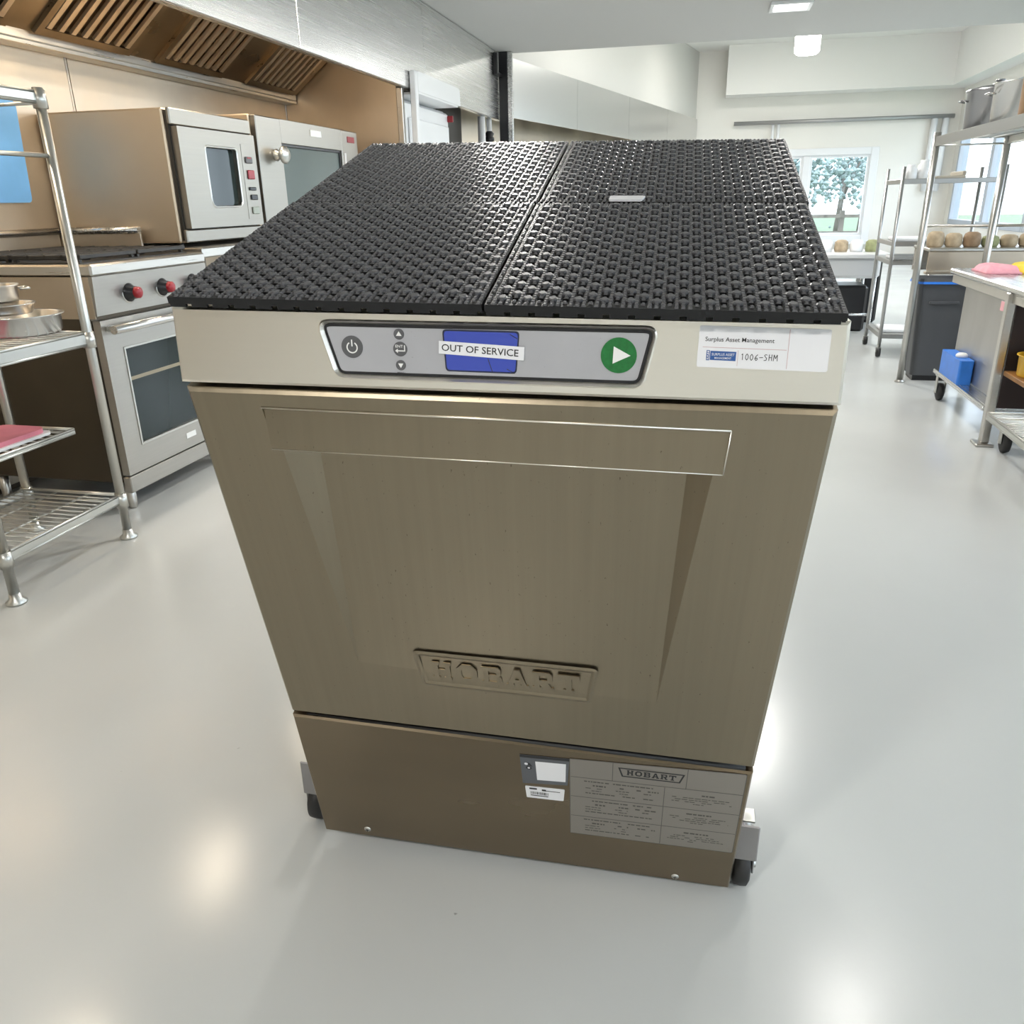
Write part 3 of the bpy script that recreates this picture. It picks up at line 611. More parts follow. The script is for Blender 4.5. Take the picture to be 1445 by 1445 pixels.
# ------------------------------------------------------------------ four drain mats on top
NC = 54; PT = .3085/NC; HT = .0065
def mat_meshes():
    plate_ = MB(); studs = MB(); pips = MB(); feet = MB()
    h0, h1 = 0.0, HT
    solid = {}
    for i in range(NC):
        for j in range(NC):
            edge = i < 2 or j < 2 or i > NC-3 or j > NC-3
            hole = ((i % 4 == 2 and j % 4 == 0) or (i % 4 == 0 and j % 4 == 2)) and not edge
            solid[(i, j)] = not hole
    for (i, j), sd in solid.items():
        x0, y0 = i*PT, j*PT; x1, y1 = x0+PT, y0+PT
        if sd: plate_.add([(x0, y0, h1), (x1, y0, h1), (x1, y1, h1), (x0, y1, h1)], [(0, 1, 2, 3)])
        else:
            plate_.add([(x0, y0, h1), (x1, y0, h1), (x1, y1, h1), (x0, y1, h1), (x0, y0, h0), (x1, y0, h0), (x1, y1, h0), (x0, y1, h0)],
                       [(0, 4, 5, 1), (1, 5, 6, 2), (2, 6, 7, 3), (3, 7, 4, 0), (4, 7, 6, 5)])
        cx, cy = x0+PT/2, y0+PT/2
        if (i % 4 == 0 and j % 4 == 0) or (i % 4 == 2 and j % 4 == 2):
            if 0 < i < NC-1 and 0 < j < NC-1:
                n = 8; r0, r1 = .0046, .0034
                vs = [(cx+r0*math.cos(k*PI/4+.39), cy+r0*math.sin(k*PI/4+.39), h1) for k in range(n)]+[(cx+r0*math.cos(k*PI/4+.39), cy+r0*math.sin(k*PI/4+.39), h1+.0016) for k in range(n)]+[(cx+r1*math.cos(k*PI/4+.39), cy+r1*math.sin(k*PI/4+.39), h1+.0026) for k in range(n)]
                studs.add(vs, [(k, (k+1) % n, n+(k+1) % n, n+k) for k in range(n)]+[(n+k, n+(k+1) % n, 2*n+(k+1) % n, 2*n+k) for k in range(n)]+[tuple(range(2*n, 3*n))])
        elif sd:
            r0, r1, hp = .0019, .0012, .0016
            vs = [(cx+a*r0, cy+b*r0, h1) for a, b in ((-1, -1), (1, -1), (1, 1), (-1, 1))]+[(cx+a*r1, cy+b*r1, h1+hp) for a, b in ((-1, -1), (1, -1), (1, 1), (-1, 1))]
            pips.add(vs, [(0, 1, 5, 4), (1, 2, 6, 5), (2, 3, 7, 6), (3, 0, 4, 7), (4, 5, 6, 7)])
    S = NC*PT
    for (a, b, c, d_) in ((0, 0, S, 0), (S, 0, S, S), (S, S, 0, S), (0, S, 0, 0)):
        plate_.add([(a, b, h0), (c, d_, h0), (c, d_, h1), (a, b, h1)], [(0, 1, 2, 3)])
    plate_.add([(0, 0, h0), (0, S, h0), (S, S, h0), (S, 0, h0)], [(0, 1, 2, 3)])
    for i in range(12):
        for j in range(12):
            if i in (0, 11) or j in (0, 11):
                cx, cy = .012+i*(S-.024)/11, .0185+j*(S-.037)/11
                feet.cyl((cx, cy, -.0062), (cx, cy, 0), .0042, .0055, n=10)
    for k in range(14):                       # toothed rim under the edge
        u0_ = k*S/14+.0015; u1_ = (k+1)*S/14-.0045
        feet.box(u0_, u1_, 0, .003, -.0032, .0001); feet.box(u0_, u1_, S-.003, S, -.0032, .0001)
        feet.box(0, .003, u0_+.003, u1_, -.0032, .0001); feet.box(S-.003, S, u0_+.003, u1_, -.0032, .0001)
    return [mb_.mesh(nm, (0, 0, 0)) for mb_, nm in ((plate_, 'drain_mat'), (studs, 'round_studs'), (pips, 'grip_pips'), (feet, 'mat_feet'))]
mm = mat_meshes()
MZ = .9096-HT-.0016
for (u0, d0, lab) in ((-.3075, -.004, 'black perforated drain mat over the power button end of the dishwasher top'),
                      (.0035, -.004, 'black perforated drain mat over the green start button and asset sticker'),
                      (-.3055, .3085, 'black perforated drain mat at the back of the dishwasher beside the ovens'),
                      (.0060, .3105, 'black perforated drain mat at the back with a white label on its front edge')):
    o = bpy.data.objects.new('drain_mat', mm[0]); col.objects.link(o); o.matrix_world = DM @ Matrix.Translation((u0, d0, MZ)) @ Matrix.Diagonal((1.0, 1.0, 1.0, 1.0))
    if not mm[0].materials:
        for q_, m_ in zip(mm, (MATBLACK, MATSTUD, MATSTUD, MATBLACK)): q_.materials.append(m_)
    tag(o, lab, 'mat', 'drain mats on the dishwasher top')
    for q_, nm in zip(mm[1:], ('round_studs', 'grip_pips', 'mat_feet')):
        c = bpy.data.objects.new(nm, q_); col.objects.link(c); c.parent = o; c['kind'] = 'stuff'
WL[o] = (0, 0, 0)
lbx = MB(); lbq = rounded([(.088, .0005), (.126, .0005), (.131, .0165), (.089, .0165)], .003, 4)
lbx.prism(lbq, lambda a, b, h: (a-.006, b-.002, h), HT+.0010, HT+.0034); lp = lbx.build('white_label', PAPER, o)

# ================================================================== WIRE SHELVING (left)
def wires(parent, x0, x1, y0, y1, z, n, r=.0022, along_x=True, m=CHROME):
    first = None
    for k in range(n):
        if along_x:
            y = y0+(y1-y0)*(k+.5)/n; a, b, d_ = (x0, y0, z), (x1, y0, z), (0, y-y0, 0)
        else:
            x = x0+(x1-x0)*(k+.5)/n; a, b, d_ = (x0, y0, z), (x0, y1, z), (x-x0, 0, 0)
        if first is None:
            first = MB().cyl(Vector(a)+Vector(d_), Vector(b)+Vector(d_), r, n=6).build('wire', m, parent); base = d_
        else: again(first, Vector(d_)-Vector(base))
def wire_shelf(root, x0, x1, y0, y1, z, n, hgt=.026, along_x=True, cross=2):
    f_ = MB()
    for zz in (z, z-hgt):
        f_.cyl((x0, y0, zz), (x1, y0, zz), .0045, n=8); f_.cyl((x0, y1, zz), (x1, y1, zz), .0045, n=8)
        f_.cyl((x0, y0, zz), (x0, y1, zz), .0045, n=8); f_.cyl((x1, y0, zz), (x1, y1, zz), .0045, n=8)
    f_.box(x1-.001, x1+.004, y0, y1, z-hgt+.004, z-.004); f_.box(x0-.004, x0+.001, y0, y1, z-hgt+.004, z-.004)
    s = f_.build('shelf', CHROME, root)
    wires(s, x0, x1, y0, y1, z+.002, n, along_x=along_x)
    for k in range(cross):
        if along_x: xx = x0+(x1-x0)*(k+1)/(cross+1); MB().cyl((xx, y0, z-.004), (xx, y1, z-.004), .003, n=6).build('cross_wire', CHROME, s)
        else: yy = y0+(y1-y0)*(k+1)/(cross+1); MB().cyl((x0, yy, z-.004), (x1, yy, z-.004), .003, n=6).build('cross_wire', CHROME, s)
    return s
def post(root, x, y, z1, r=.0135, z0=0.0, foot=True, m=CHROME):
    p = MB().cyl((x, y, z0+.012 if foot else z0), (x, y, z1), r, n=14).build('post', m, root)
    if foot: MB().lathe((x, y, z0), [(0, 0), (.026, 0), (.027, .006), (.016, .014), (.015, .03), (0, .03)], n=18).build('foot', m, p)
    return p
SX0, SX1, SY0, SY1 = -2.10, -1.75, 1.585, 2.045
t = thing('wire_shelving', (-1.925, 1.815, 0), 'chrome wire shelving unit holding stainless pans beside the range', 'shelving')
for x in (SX0, SX1):
    for y in (SY0, SY1):
        p = post(t, x, y, 1.285)
        for zc in (1.27, .64, .14): MB().cyl((x, y, zc-.035), (x, y, zc+.010), .0185, .0175, n=14).build('collar', CHROME, p)
wire_shelf(t, SX0, SX1, SY0, SY1, 1.275, 16)
wire_shelf(t, SX0, SX1, SY0, SY1, .648, 16, hgt=.034)
wire_shelf(t, SX0, SX1, SY0, SY1, .145, 16)
wire_shelf(t, SX0, -1.87, SY0, SY1, .352, 14, hgt=.012)
MB().cyl((SX1, SY0, 1.12), (SX1, SY1, 1.12), .006, n=8).build('guard_rail', CHROME, t)
# pans on the middle shelf
def round_pan(name, c, r, h, rim_, m, label, cat, group=None, handle=None, lid=False):
    tt_ = thing(name, c, label, cat, group)
    MB().lathe(c, [(0, 0), (r*.93, 0), (r*.97, .006), (r, h-.004), (r+rim_, h), (r+rim_, h+.003), (r-.003, h+.001), (r*.96, .008), (0, .006)], n=36).build('bowl', m, tt_)
    if handle is not None:
        for an in handle:
            ca, sa = math.cos(an), math.sin(an)
            px, py = c[0]+ca*r, c[1]+sa*r; nx, ny = -sa, ca; k = .03
            MB().tube([(px+nx*k, py+ny*k, c[2]+h*.75), (px+nx*k+ca*.025, py+ny*k+sa*.025, c[2]+h*.78), (px-nx*k+ca*.025, py-ny*k+sa*.025, c[2]+h*.78), (px-nx*k, py-ny*k, c[2]+h*.75)], .0035, 8).build('handle', m, tt_)
    if lid:
        MB().lathe((c[0], c[1], c[2]+h+.003), [(r+rim_*1.2, 0), (r+rim_, .006), (r*.6, .018), (.012, .022), (.012, .034), (.02, .038), (.02, .044), (0, .046)], n=36).build('lid', m, tt_)
    return tt_
PZ = .648+.0045
round_pan('roasting_pan', (-1.925, 2.0-.015, PZ), .115, .052, .010, STEEL_P, 'wide shallow stainless pan resting on the wire shelf, bottom of the pile', 'pan')
round_pan('saute_pan', (-1.945, 1.955, PZ+.0585), .085, .026, .008, STEEL_P, 'low stainless pan in the middle of the pan pile', 'pan')
round_pan('small_pot', (-1.955, 1.955, PZ+.0585+.0315), .062, .045, .005, STEEL, 'small stainless pot on top of the pan pile', 'pot', handle=(0.9,))
tb = MB(); tb.prism(rounded([(-2.07, 1.60), (-1.885, 1.60), (-1.885, 1.985), (-2.07, 1.985)], .03), lambda a, b, h: (a, b, h), .3565, .364)
tb.build('serving_tray', WHITE, label='thin white tray under the pink board on the low wire shelf', cat='tray')
tb = MB(); tb.prism(rounded([(-2.065, 1.605), (-1.895, 1.605), (-1.895, 1.975), (-2.065, 1.975)], .04), lambda a, b, h: (a, b, h), .3645, .378)
o = tb.build('cutting_board', PINK, label='pink rounded board lying on a white tray on the wire shelf', cat='cutting board')

# blue board on the steel wall
bb = MB(); bb.prism(rounded([(2.49, 1.01), (2.765, 1.01), (2.785, 1.36), (2.49, 1.36)], [.03, .02, .03, .03]), lambda a, b, h: (-2.5+h, a, b), .001, .012)
bo = bb.build('hanging_board', LBLUE, label='light blue plastic board hanging on the steel wall behind the shelving', cat='cutting board')
MB().cyl((-2.5, 2.60, 1.335), (-2.478, 2.60, 1.335), .006, n=10).build('hook', CHROME, bo)

# ================================================================== RANGE
RF = -1.88; RY0, RY1 = 2.255, 2.875
t = thing('gas_range', (-2.19, 2.565, 0), 'stainless gas range with red-tipped knobs and a glass oven door', 'range')
MB().box(-2.49, RF-.03, RY0, RY1, .10, .785, .004).build('body', mat('range_side_shaded', (0.10, 0.085, 0.065), 0.35, 0.9, var=0.1, vscale=(3, 3, 3)), t)  # dark colour paints the shadow on the lower range side
sp = MB(); sp.box(-2.49, RF-.005, RY0-.003, RY0, .655, .785, .0005); sp.build('side_lit_strip', STEEL_TAN, t)  # tan strip paints the side's upper part, clear of that shadow
ct = MB(); ct.box(-2.49, RF+.012, RY0-.004, RY1, .786, .822, .006); ctop = ct.build('cooktop', STEEL, t)
MB().box(-2.46, RF-.05, RY0+.03, RY1-.02, .8215, .826, .001).build('burner_tray', IRON, ctop)
for gy in range(2):
    for gx in range(2):
        x0, x1 = -2.455+gx*.265, -2.455+gx*.265+.255; y0, y1 = RY0+.035+gy*.285, RY0+.035+gy*.285+.275
        g = MB()
        for k in range(5):
            xx = x0+(x1-x0)*k/4; g.box(xx-.005, xx+.005, y0, y1, .836, .850, .002)
        for yy in (y0+.005, (y0+y1)/2, y1-.005): g.box(x0, x1, yy-.005, yy+.005, .834, .848, .002)
        for xx in (x0+.01, x1-.01):
            for yy in (y0+.01, y1-.01): g.box(xx-.006, xx+.006, yy-.006, yy+.006, .826, .836)
        gr = g.build('grate', IRON, t)
        MB().lathe(((x0+x1)/2, (y0+y1)/2, .826), [(0, 0), (.045, 0), (.045, .006), (.03, .009), (0, .009)], n=20).build('burner', IRON, t)
pn = MB(); pn.add([(RF-.03, RY0, .785), (RF+.008, RY0, .785), (RF, RY0, .664), (RF-.03, RY0, .664), (RF-.03, RY1, .785), (RF+.008, RY1, .785), (RF, RY1, .664), (RF-.03, RY1, .664)],
                  [(0, 1, 2, 3), (7, 6, 5, 4), (0, 4, 5, 1), (1, 5, 6, 2), (2, 6, 7, 3), (3, 7, 4, 0)])
RST = mat('range_steel', (0.44, 0.425, 0.395), 0.36, 1.0, var=0.03, vscale=(4, 4, 120), rvar=0.03)
pnl = pn.build('control_panel', RST, t)
for y in (2.42, 2.60, 2.78):
    k = MB().lathe((RF+.002, y, .722), [(.030, 0), (.030, .006), (.022, .008), (.020, .030), (.0, .030)], n=24, axis='x').build('knob', BLACK, t)
    MB().lathe((RF+.032, y, .722), [(.0185, 0), (.0185, .012), (.013, .016), (0, .016)], n=24, axis='x').build('knob_cap', RED, k)
    MB().lathe((RF+.001, y, .722), [(.034, 0), (.034, .003), (.028, .003)], n=24, axis='x').build('knob_ring', CHROME, k)
    MB().box(RF+.002, RF+.006, y-.012, y+.012, .760, .766, .001).build('knob_mark', INK, t)
dy0, dy1 = RY0+.006, RY1-.004; dz0, dz1 = .128, .648; gy0, gy1, gz0, gz1 = 2.355, 2.80, .222, .545
d = MB(); d.box(RF-.028, RF, dy0, gy0, dz0, dz1); d.box(RF-.028, RF, gy1, dy1, dz0, dz1); d.box(RF-.028, RF, gy0, gy1, dz0, gz0); d.box(RF-.028, RF, gy0, gy1, gz1, dz1)
od = d.build('oven_door', RST, t)
MB().box(RF-.020, RF-.012, gy0, gy1, gz0, gz1).build('door_glass', OVENGLASS, od)
fr = MB()
for a in ((gy0-.008, gy0, gz0-.008, gz1+.008), (gy1, gy1+.008, gz0-.008, gz1+.008), (gy0, gy1, gz0-.008, gz0), (gy0, gy1, gz1, gz1+.008)): fr.box(RF-.002, RF+.003, a[0], a[1], a[2], a[3], .001)
fr.build('glass_trim', CHROME, od)
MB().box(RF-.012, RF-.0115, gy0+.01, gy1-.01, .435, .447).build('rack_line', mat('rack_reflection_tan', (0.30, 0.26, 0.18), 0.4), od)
h_ = MB(); h_.cyl((RF+.042, dy0+.005, .620), (RF+.042, dy1-.005, .620), .014, n=16); h_.box(RF, RF+.045, dy0+.02, dy0+.045, .612, .630, .003); h_.box(RF, RF+.045, dy1-.045, dy1-.02, .612, .630, .003)
h_.build('door_handle', STEEL_H, od)
MB().box(RF, RF+.002, 2.60, 2.66, .165, .185, .0005).build('door_badge', ICON, od)
MB().box(RF-.03, RF, RY0+.004, RY1-.002, .065, .122, .003).build('kick_plate', RST, t)
for y in (RY0+.035, RY1-.035):
    for x in (RF-.035, -2.44):
        MB().lathe((x, y, 0), [(0, 0), (.012, 0), (.016, .012), (.018, .102), (0, .102)], n=16).build('leg', STEEL, t)
MB().box(-2.49, -2.12, RY1-.016, RY1-.006, .822, .905, .002).build('side_guard', STEEL_TAN, t)
MB().cyl((-2.49, RY1-.018, .905), (-2.12, RY1-.018, .905), .013, n=14).build('guard_rail', STEEL_H, t)

MB().box(-2.49, -2.478, RY0, RY1-.02, .822, .905, .002).build('back_guard', STEEL_TAN, t)
MB().cyl((-2.476, RY0, .905), (-2.476, RY1-.02, .905), .013, n=14).build('guard_rail', STEEL_H, t)
# equipment stand under the ovens
t = thing('equipment_stand', (-2.19, 3.78, 0), 'stainless stand carrying the two ovens next to the range', 'stand')
MB().box(-2.49, RF, 2.885, 4.66, .80, .838, .005).build('top', STEEL, t)
for y in (2.92, 4.62):
    for x in (RF-.04, -2.45): MB().cyl((x, y, 0), (x, y, .80), .02, n=12).build('leg', STEEL, t)
MB().box(-2.47, RF-.02, 2.90, 4.64, .18, .20, .003).build('undershelf', STEEL, t)

# ================================================================== OVENS
OVST_ = mat('oven_steel', (0.345, 0.325, 0.29), 0.36, 1.0, var=0.03, vscale=(4, 4, 120), rvar=0.03)
OF = -1.95; OZ0, OZ1 = .855, 1.325
def feet4(root, x0, x1, y0, y1, z0, z1):
    for x in (x0, x1):
        for y in (y0, y1): MB().cyl((x, y, z0), (x, y, z1), .014, n=10).build('foot', BLACK, root)
y0, y1 = 2.90, 3.475
t = thing('combi_oven', (-2.2, 3.19, .838), 'tan steel countertop oven with small dark window and red buttons', 'oven')
feet4(t, -2.44, OF-.06, y0+.04, y1-.04, .838, OZ0)
MB().box(-2.48, OF-.026, y0, y1, OZ0, OZ1, .006).build('body', OVSIDE, t)
MB().box(OF-.026, OF-.014, y0+.012, y1-.012, OZ0+.008, OZ1-.008).build('gap_shade_sheet', DARK, t)  # dark sheet painting the shade around the oven door
MB().box(OF-.014, OF+.002, y0+.004, y1-.004, 1.268, OZ1, .004).build('front_trim', OVST_, t); MB().box(OF-.014, OF+.002, y0+.004, y1-.004, OZ0, .902, .004).build('front_trim', OVST_, t)
dyy0, dyy1 = y0+.022, y1-.005; wy0, wy1, wz0_, wz1_ = 3.09, 3.315, .985, 1.202
d = MB(); X0, X1 = OF-.014, OF+.014
wq = rounded([(wy0, wz0_), (wy1, wz0_), (wy1, wz1_), (wy0, wz1_)], [.028, .028, .014, .014], 4)
bm = bmesh.new()
oq = [(dyy0, .906), (dyy1, .906), (dyy1, 1.264), (dyy0, 1.264)]
def lv(poly, x): return [bm.verts.new((x, a, b)) for a, b in poly]
lo_, li_ = lv(oq, X1), lv(wq, X1)
eds = [bm.edges.new((l_[i], l_[(i+1) % len(l_)])) for l_ in (lo_, li_) for i in range(len(l_))]
bmesh.ops.triangle_fill(bm, use_beauty=True, edges=eds, normal=(1, 0, 0))
lb, lj = lv(oq, X0), lv(wq, X0+.008)
for a, b in ((lo_, lb), (li_, lj)):
    for i in range(len(a)): bm.faces.new((a[i], b[i], b[(i+1) % len(a)], a[(i+1) % len(a)]))
bmesh.ops.recalc_face_normals(bm, faces=bm.faces); me = bpy.data.meshes.new('door'); bm.to_mesh(me); bm.free()
OVST = mat('oven_steel', (0.345, 0.325, 0.29), 0.36, 1.0, var=0.03, vscale=(4, 4, 120), rvar=0.03)
dr = link('door', me, OVST, t, (0, 0, 0))
MB().prism(inset(wq, -.002), lambda a, b, h: (h, a, b), X0+.006, X0+.010).build('window', OVENGLASS, dr)
fr = MB(); ring(fr, inset(wq, -.007), inset(wq, .001), lambda a, b, h: (X1+h, a, b), .003); fr.build('window_trim', CHROME, dr)
MB().box(X1, X1+.0015, 3.352, 3.452, .93, 1.225, .0005).build('control_strip', OVST_, dr)
for (z, yy, hh_, m_) in ((1.165, 3.40, .026, BUTTON), (1.108, 3.405, .036, RED), (1.052, 3.405, .014, BLACK), (1.018, 3.41, .022, BLACK), (.965, 3.41, .03, mat('display_grey', (.3, .33, .28), .3))):
    MB().box(X1+.0015, X1+.008, yy-.026, yy+.026, z-hh_/2, z+hh_/2, .003).build('button', m_, dr)
MB().box(X1+.008, X1+.0095, 3.382, 3.412, 1.170, 1.176).build('button_light', RED, dr)
y0, y1 = 3.50, 4.60
t = thing('convection_oven', (-2.2, 4.05, .838), 'wide steel convection oven with large grey window and round door knob', 'oven')
feet4(t, -2.44, OF-.06, y0+.05, y1-.05, .838, OZ0)
MB().box(-2.48, OF-.016, y0, y1, OZ0, 1.355, .006).build('body', OVSIDE, t)
d = MB(); q0, q1, qz0, qz1 = 3.72, 4.385, .90, 1.248
d.box(OF-.015, OF+.014, y0+.003, q0, OZ0+.003, 1.35, .004); d.box(OF-.015, OF+.014, q1, y1-.003, OZ0+.003, 1.35, .004)
d.box(OF-.015, OF+.014, q0, q1, qz1, 1.35, .002); d.box(OF-.015, OF+.014, q0, q1, OZ0+.003, qz0, .002)
dr = d.build('door', OVST_, t)
MB().box(OF-.010, OF-.004, q0, q1, qz0, qz1).build('window', OVENGLASS2, dr)
tr_ = MB()
for a in ((q0-.003, q0+.012, qz0, qz1), (q1-.012, q1+.003, qz0, qz1), (q0+.012, q1-.012, qz1-.012, qz1+.003), (q0+.012, q1-.012, qz0-.003, qz0+.012)): tr_.box(OF-.004, OF+.004, a[0], a[1], a[2], a[3], .002)
tr_.build('window_gasket', BLACK, dr)
MB().cyl((OF+.012, q1+.03, qz0), (OF+.012, q1+.03, qz1-.01), .010, n=12).build('door_handle', WHITE, dr)
k = MB().lathe((OF+.014, 3.645, 1.195), [(.022, 0), (.026, .01), (.018, .02), (.018, .03), (.036, .038), (.038, .05), (.026, .062), (0, .064)], n=24, axis='x').build('door_knob', CHROME, dr)
MB().box(OF+.014, OF+.017, 4.02, 4.14, 1.295, 1.325, .001).build('maker_badge', ICON, dr)
MB().box(OF+.014, OF+.017, 4.46, 4.55, 1.292, 1.322, .001).build('warning_badge', RED, dr)

# ================================================================== EXHAUST HOOD over the cooking line
t = thing('exhaust_hood', (-2.1, 3.0, 1.53), 'long stainless exhaust hood with slanted filters above the range and ovens', 'hood')
FX = -1.75
for a, b in ((-1.2, 1.796), (1.8, 3.596), (3.6, 5.246), (5.25, YE)):
    f_ = MB(); f_.box(FX, FX+.012, a, b-.003, 1.60, 2.086, .002); f_.box(FX-.035, FX, a, b-.003, 1.60, 1.612, .001)
    f_.build('fascia_panel', STEEL_H, t)
MB().box(-2.495, FX-.002, -1.2, YE, 2.068, 2.086).build('hood_top', STEEL_DK, t)
g = MB(); g.box(-2.495, -2.42, -1.2, 4.89, 1.535, 1.552, .003); g.box(-2.435, -2.42, -1.2, 4.89, 1.553, 1.585, .003); g.build('grease_gutter', STEEL, t)
# slanted filter plane from the gutter up to the front
sl0 = Vector((-2.43, 0, 1.575)); sl1 = Vector((-1.80, 0, 2.055)); sd_ = (sl1-sl0).normalized(); sn = Vector((sd_.z, 0, -sd_.x)); sL = (sl1-sl0).length
def sp_(a, b, h): p = sl0+sd_*a+sn*h; return (p.x, b, p.z)
back = MB(); back.prism([(0, -1.2), (sL, -1.2), (sL, 4.89), (0, 4.89)], sp_, -.006, 0); back.build('baffle_back', STEEL_DK, t)
sm_ = None
for fy in (0.9, 1.55, 2.2, 2.85, 3.55, 4.30):
    fw = .52
    fl = MB()
    for a, b, c, d_ in ((.02, .05, fy, fy+fw), (.50, .53, fy, fy+fw), (.05, .50, fy, fy+.03), (.05, .50, fy+fw-.03, fy+fw)): fl.prism([(a, c), (b, c), (b, d_), (a, d_)], sp_, .0005, .016)
    fo = fl.build('filter', STEEL_DK, t)
    first = None
    for k in range(8):
        yy = fy+.045+k*(fw-.09)/7
        if first is None: first = MB().prism([(.055, yy-.012), (.495, yy-.012), (.495, yy+.012), (.055, yy+.012)], sp_, .006, .018).build('baffle', STEEL_TAN, fo); yb = yy
        else: again(first, (0, yy-yb, 0))
for ly in (1.40, 2.32, 3.40):
    hl = MB().box(-2.06, -1.90, ly, ly+.28, 1.84, 1.868, .004).build('hood_lamp', LAMPWARM, t)
    MB().box(-2.0, -1.96, ly+.1, ly+.18, 1.868, 1.95, .002).build('lamp_bracket', STEEL_DK, t)
    area('lamp', (-1.98, ly+.14, 1.835), .15, .26, 1.8, (1.0, .86, .68), parent=t)
# end partition of the cooking line
t = thing('partition_panel', (-2.15, 4.915, 0), 'tan steel partition closing the cooking line beside the wide oven', 'partition')
MB().box(-2.495, -1.80, 4.90, 4.925, 0, 2.06, .002).build('panel', STEEL_TAN, t)
MB().box(-1.80, -1.765, 4.895, 4.93, 0, 1.598, .003).build('edge_post', STEEL, t)
# white frame and upright cabinet beyond it
t = thing('door_frame', (-1.715, 5.4, 0), 'pale grey metal frame standing before the white cabinet', 'frame')
MB().box(-1.735, -1.70, 4.95, 5.0, 0, 1.69, .004).build('frame_post', WHITE, t)
MB().prism(rounded([(5.0, 1.586), (5.86, 1.586), (5.86, 1.69), (5.0, 1.69)], [.001, .001, .05, .001], 5), lambda a, b, h: (h, a, b), -1.735, -1.70).build('frame_header', WHITE, t)
MB().box(-1.90, -1.70, 5.0, 5.80, 1.572, 1.5855, .002).build('header_flange', WHITE, t)
t = thing('upright_cabinet', (-2.1, 5.52, 0), 'tall white upright cabinet with a raised door panel under the hood', 'cabinet')
MB().box(-2.48, -1.86, 5.03, 6.00, .06, 1.57, .01).build('body', WHITE, t)
d = MB().box(-1.858, -1.83, 5.04, 5.99, .10, 1.555, .012).build('door', WHITE, t)
MB().box(-1.83, -1.815, 5.15, 5.95, .18, 1.47, .012).build('raised_panel', WHITE, d)
MB().box(-1.83, -1.79, 5.965, 5.985, 1.50, 1.54, .003).build('latch', RED, d)
MB().box(-2.44, -1.90, 5.08, 5.95, 0, .0598).build('plinth', BLACK, t)
# dark block standing in for the unlit recess, and uprights
t = thing('recess_shade_block', (-2.2, 6.4, 0), 'dark brown block standing in for the shaded recess beside the white cabinet', 'shade block')
MB().box(-2.48, -1.95, 6.06, 6.70, 0, 1.72, .004).build('body', mat('recess_shade_brown', (.03, .025, .018), .5), t)
MB().box(-1.95, -1.935, 6.08, 6.68, .05, 1.70, .004).build('door', mat('recess_shade_brown', (.03, .025, .018), .5), t)
MB().box(-1.935, -1.92, 6.12, 6.135, .9, 1.1, .002).build('handle', STEEL, t)
t = thing('pipe_stand', (-1.76, 6.8, 0), 'pair of pale upright pipes with a black valve beside the dark recess', 'pipes')
MB().cyl((-1.79, 6.74, 0), (-1.79, 6.74, 1.598), .030, n=12).build('pipe', WHITE, t); MB().cyl((-1.79, 6.98, 0), (-1.79, 6.98, 1.598), .022, n=12).build('pipe', WHITE, t)
MB().lathe((-1.79, 6.98, 1.43), [(.022, 0), (.04, .01), (.04, .03), (.03, .04), (.04, .06), (.022, .08)], n=14).build('valve', BLACK, t)
t = thing('support_pole', (-1.70, 7.2, 0), 'black and grey floor to ceiling pole at the joint between the hoods', 'pole')
MB().box(-1.732, -1.66, 7.10, 7.14, 0, 2.088, .003).build('pole_face', BLACK, t); MB().box(-1.66, -1.62, 7.10, 7.14, 0, 2.088, .003).build('pole_channel', STEEL_H, t)
b_ = MB(); b_.box(-1.735, -1.70, 6.97, 7.10, 1.91, 1.93, .003); b_.box(-1.735, -1.70, 6.93, 6.97, 1.91, 2.06, .004); b_.build('hook_bracket', BLACK, t)
# second hood, running in at a slight angle
t = thing('exhaust_hood', along(L2/2, 0, 1.64), 'second exhaust hood with bright fascia beyond the black pole', 'hood')
for k in range(4):
    a, b = .02+(L2-.05)*k/4, .02+(L2-.05)*(k+1)/4-.004; slab2(MB(), a, b, 0, .012, 1.64, 2.09).build('fascia_panel', STEEL_P, t)
slab2(MB(), .02, L2-.05, -.45, -.002, 2.076, 2.09).build('hood_top', STEEL_DK, t)
slab2(MB(), .02, L2-.05, -.50, -.47, 0.0, 2.06).build('hood_back', STEEL_TAN, t)

# ================================================================== BACK WALL FITTINGS
t = thing('wall_pipe', (1.7, 13.9, 2.0), 'long grey pipe rail fixed across the wall above the window', 'pipe')
MB().cyl((.25, 13.90, 2.0), (3.30, 13.90, 2.0), .028, n=12).build('rail', mat('pipe_grey', (.38, .38, .38), .4, .6), t)
for x in (.3, 1.9, 3.25): MB().box(x-.02, x+.02, 13.88, 14.0, 1.985, 2.015).build('bracket', WHITE, t)
for x in (.82, .90): MB().cyl((x, 13.93, 1.62), (x, 13.93, 1.98), .022, n=10).build('drop_pipe', WHITE, t)
for x in (3.05, 3.2): MB().cyl((x, 13.93, 1.0), (x, 13.93, 1.98), .045, n=10).build('drop_pipe', WHITE, t)
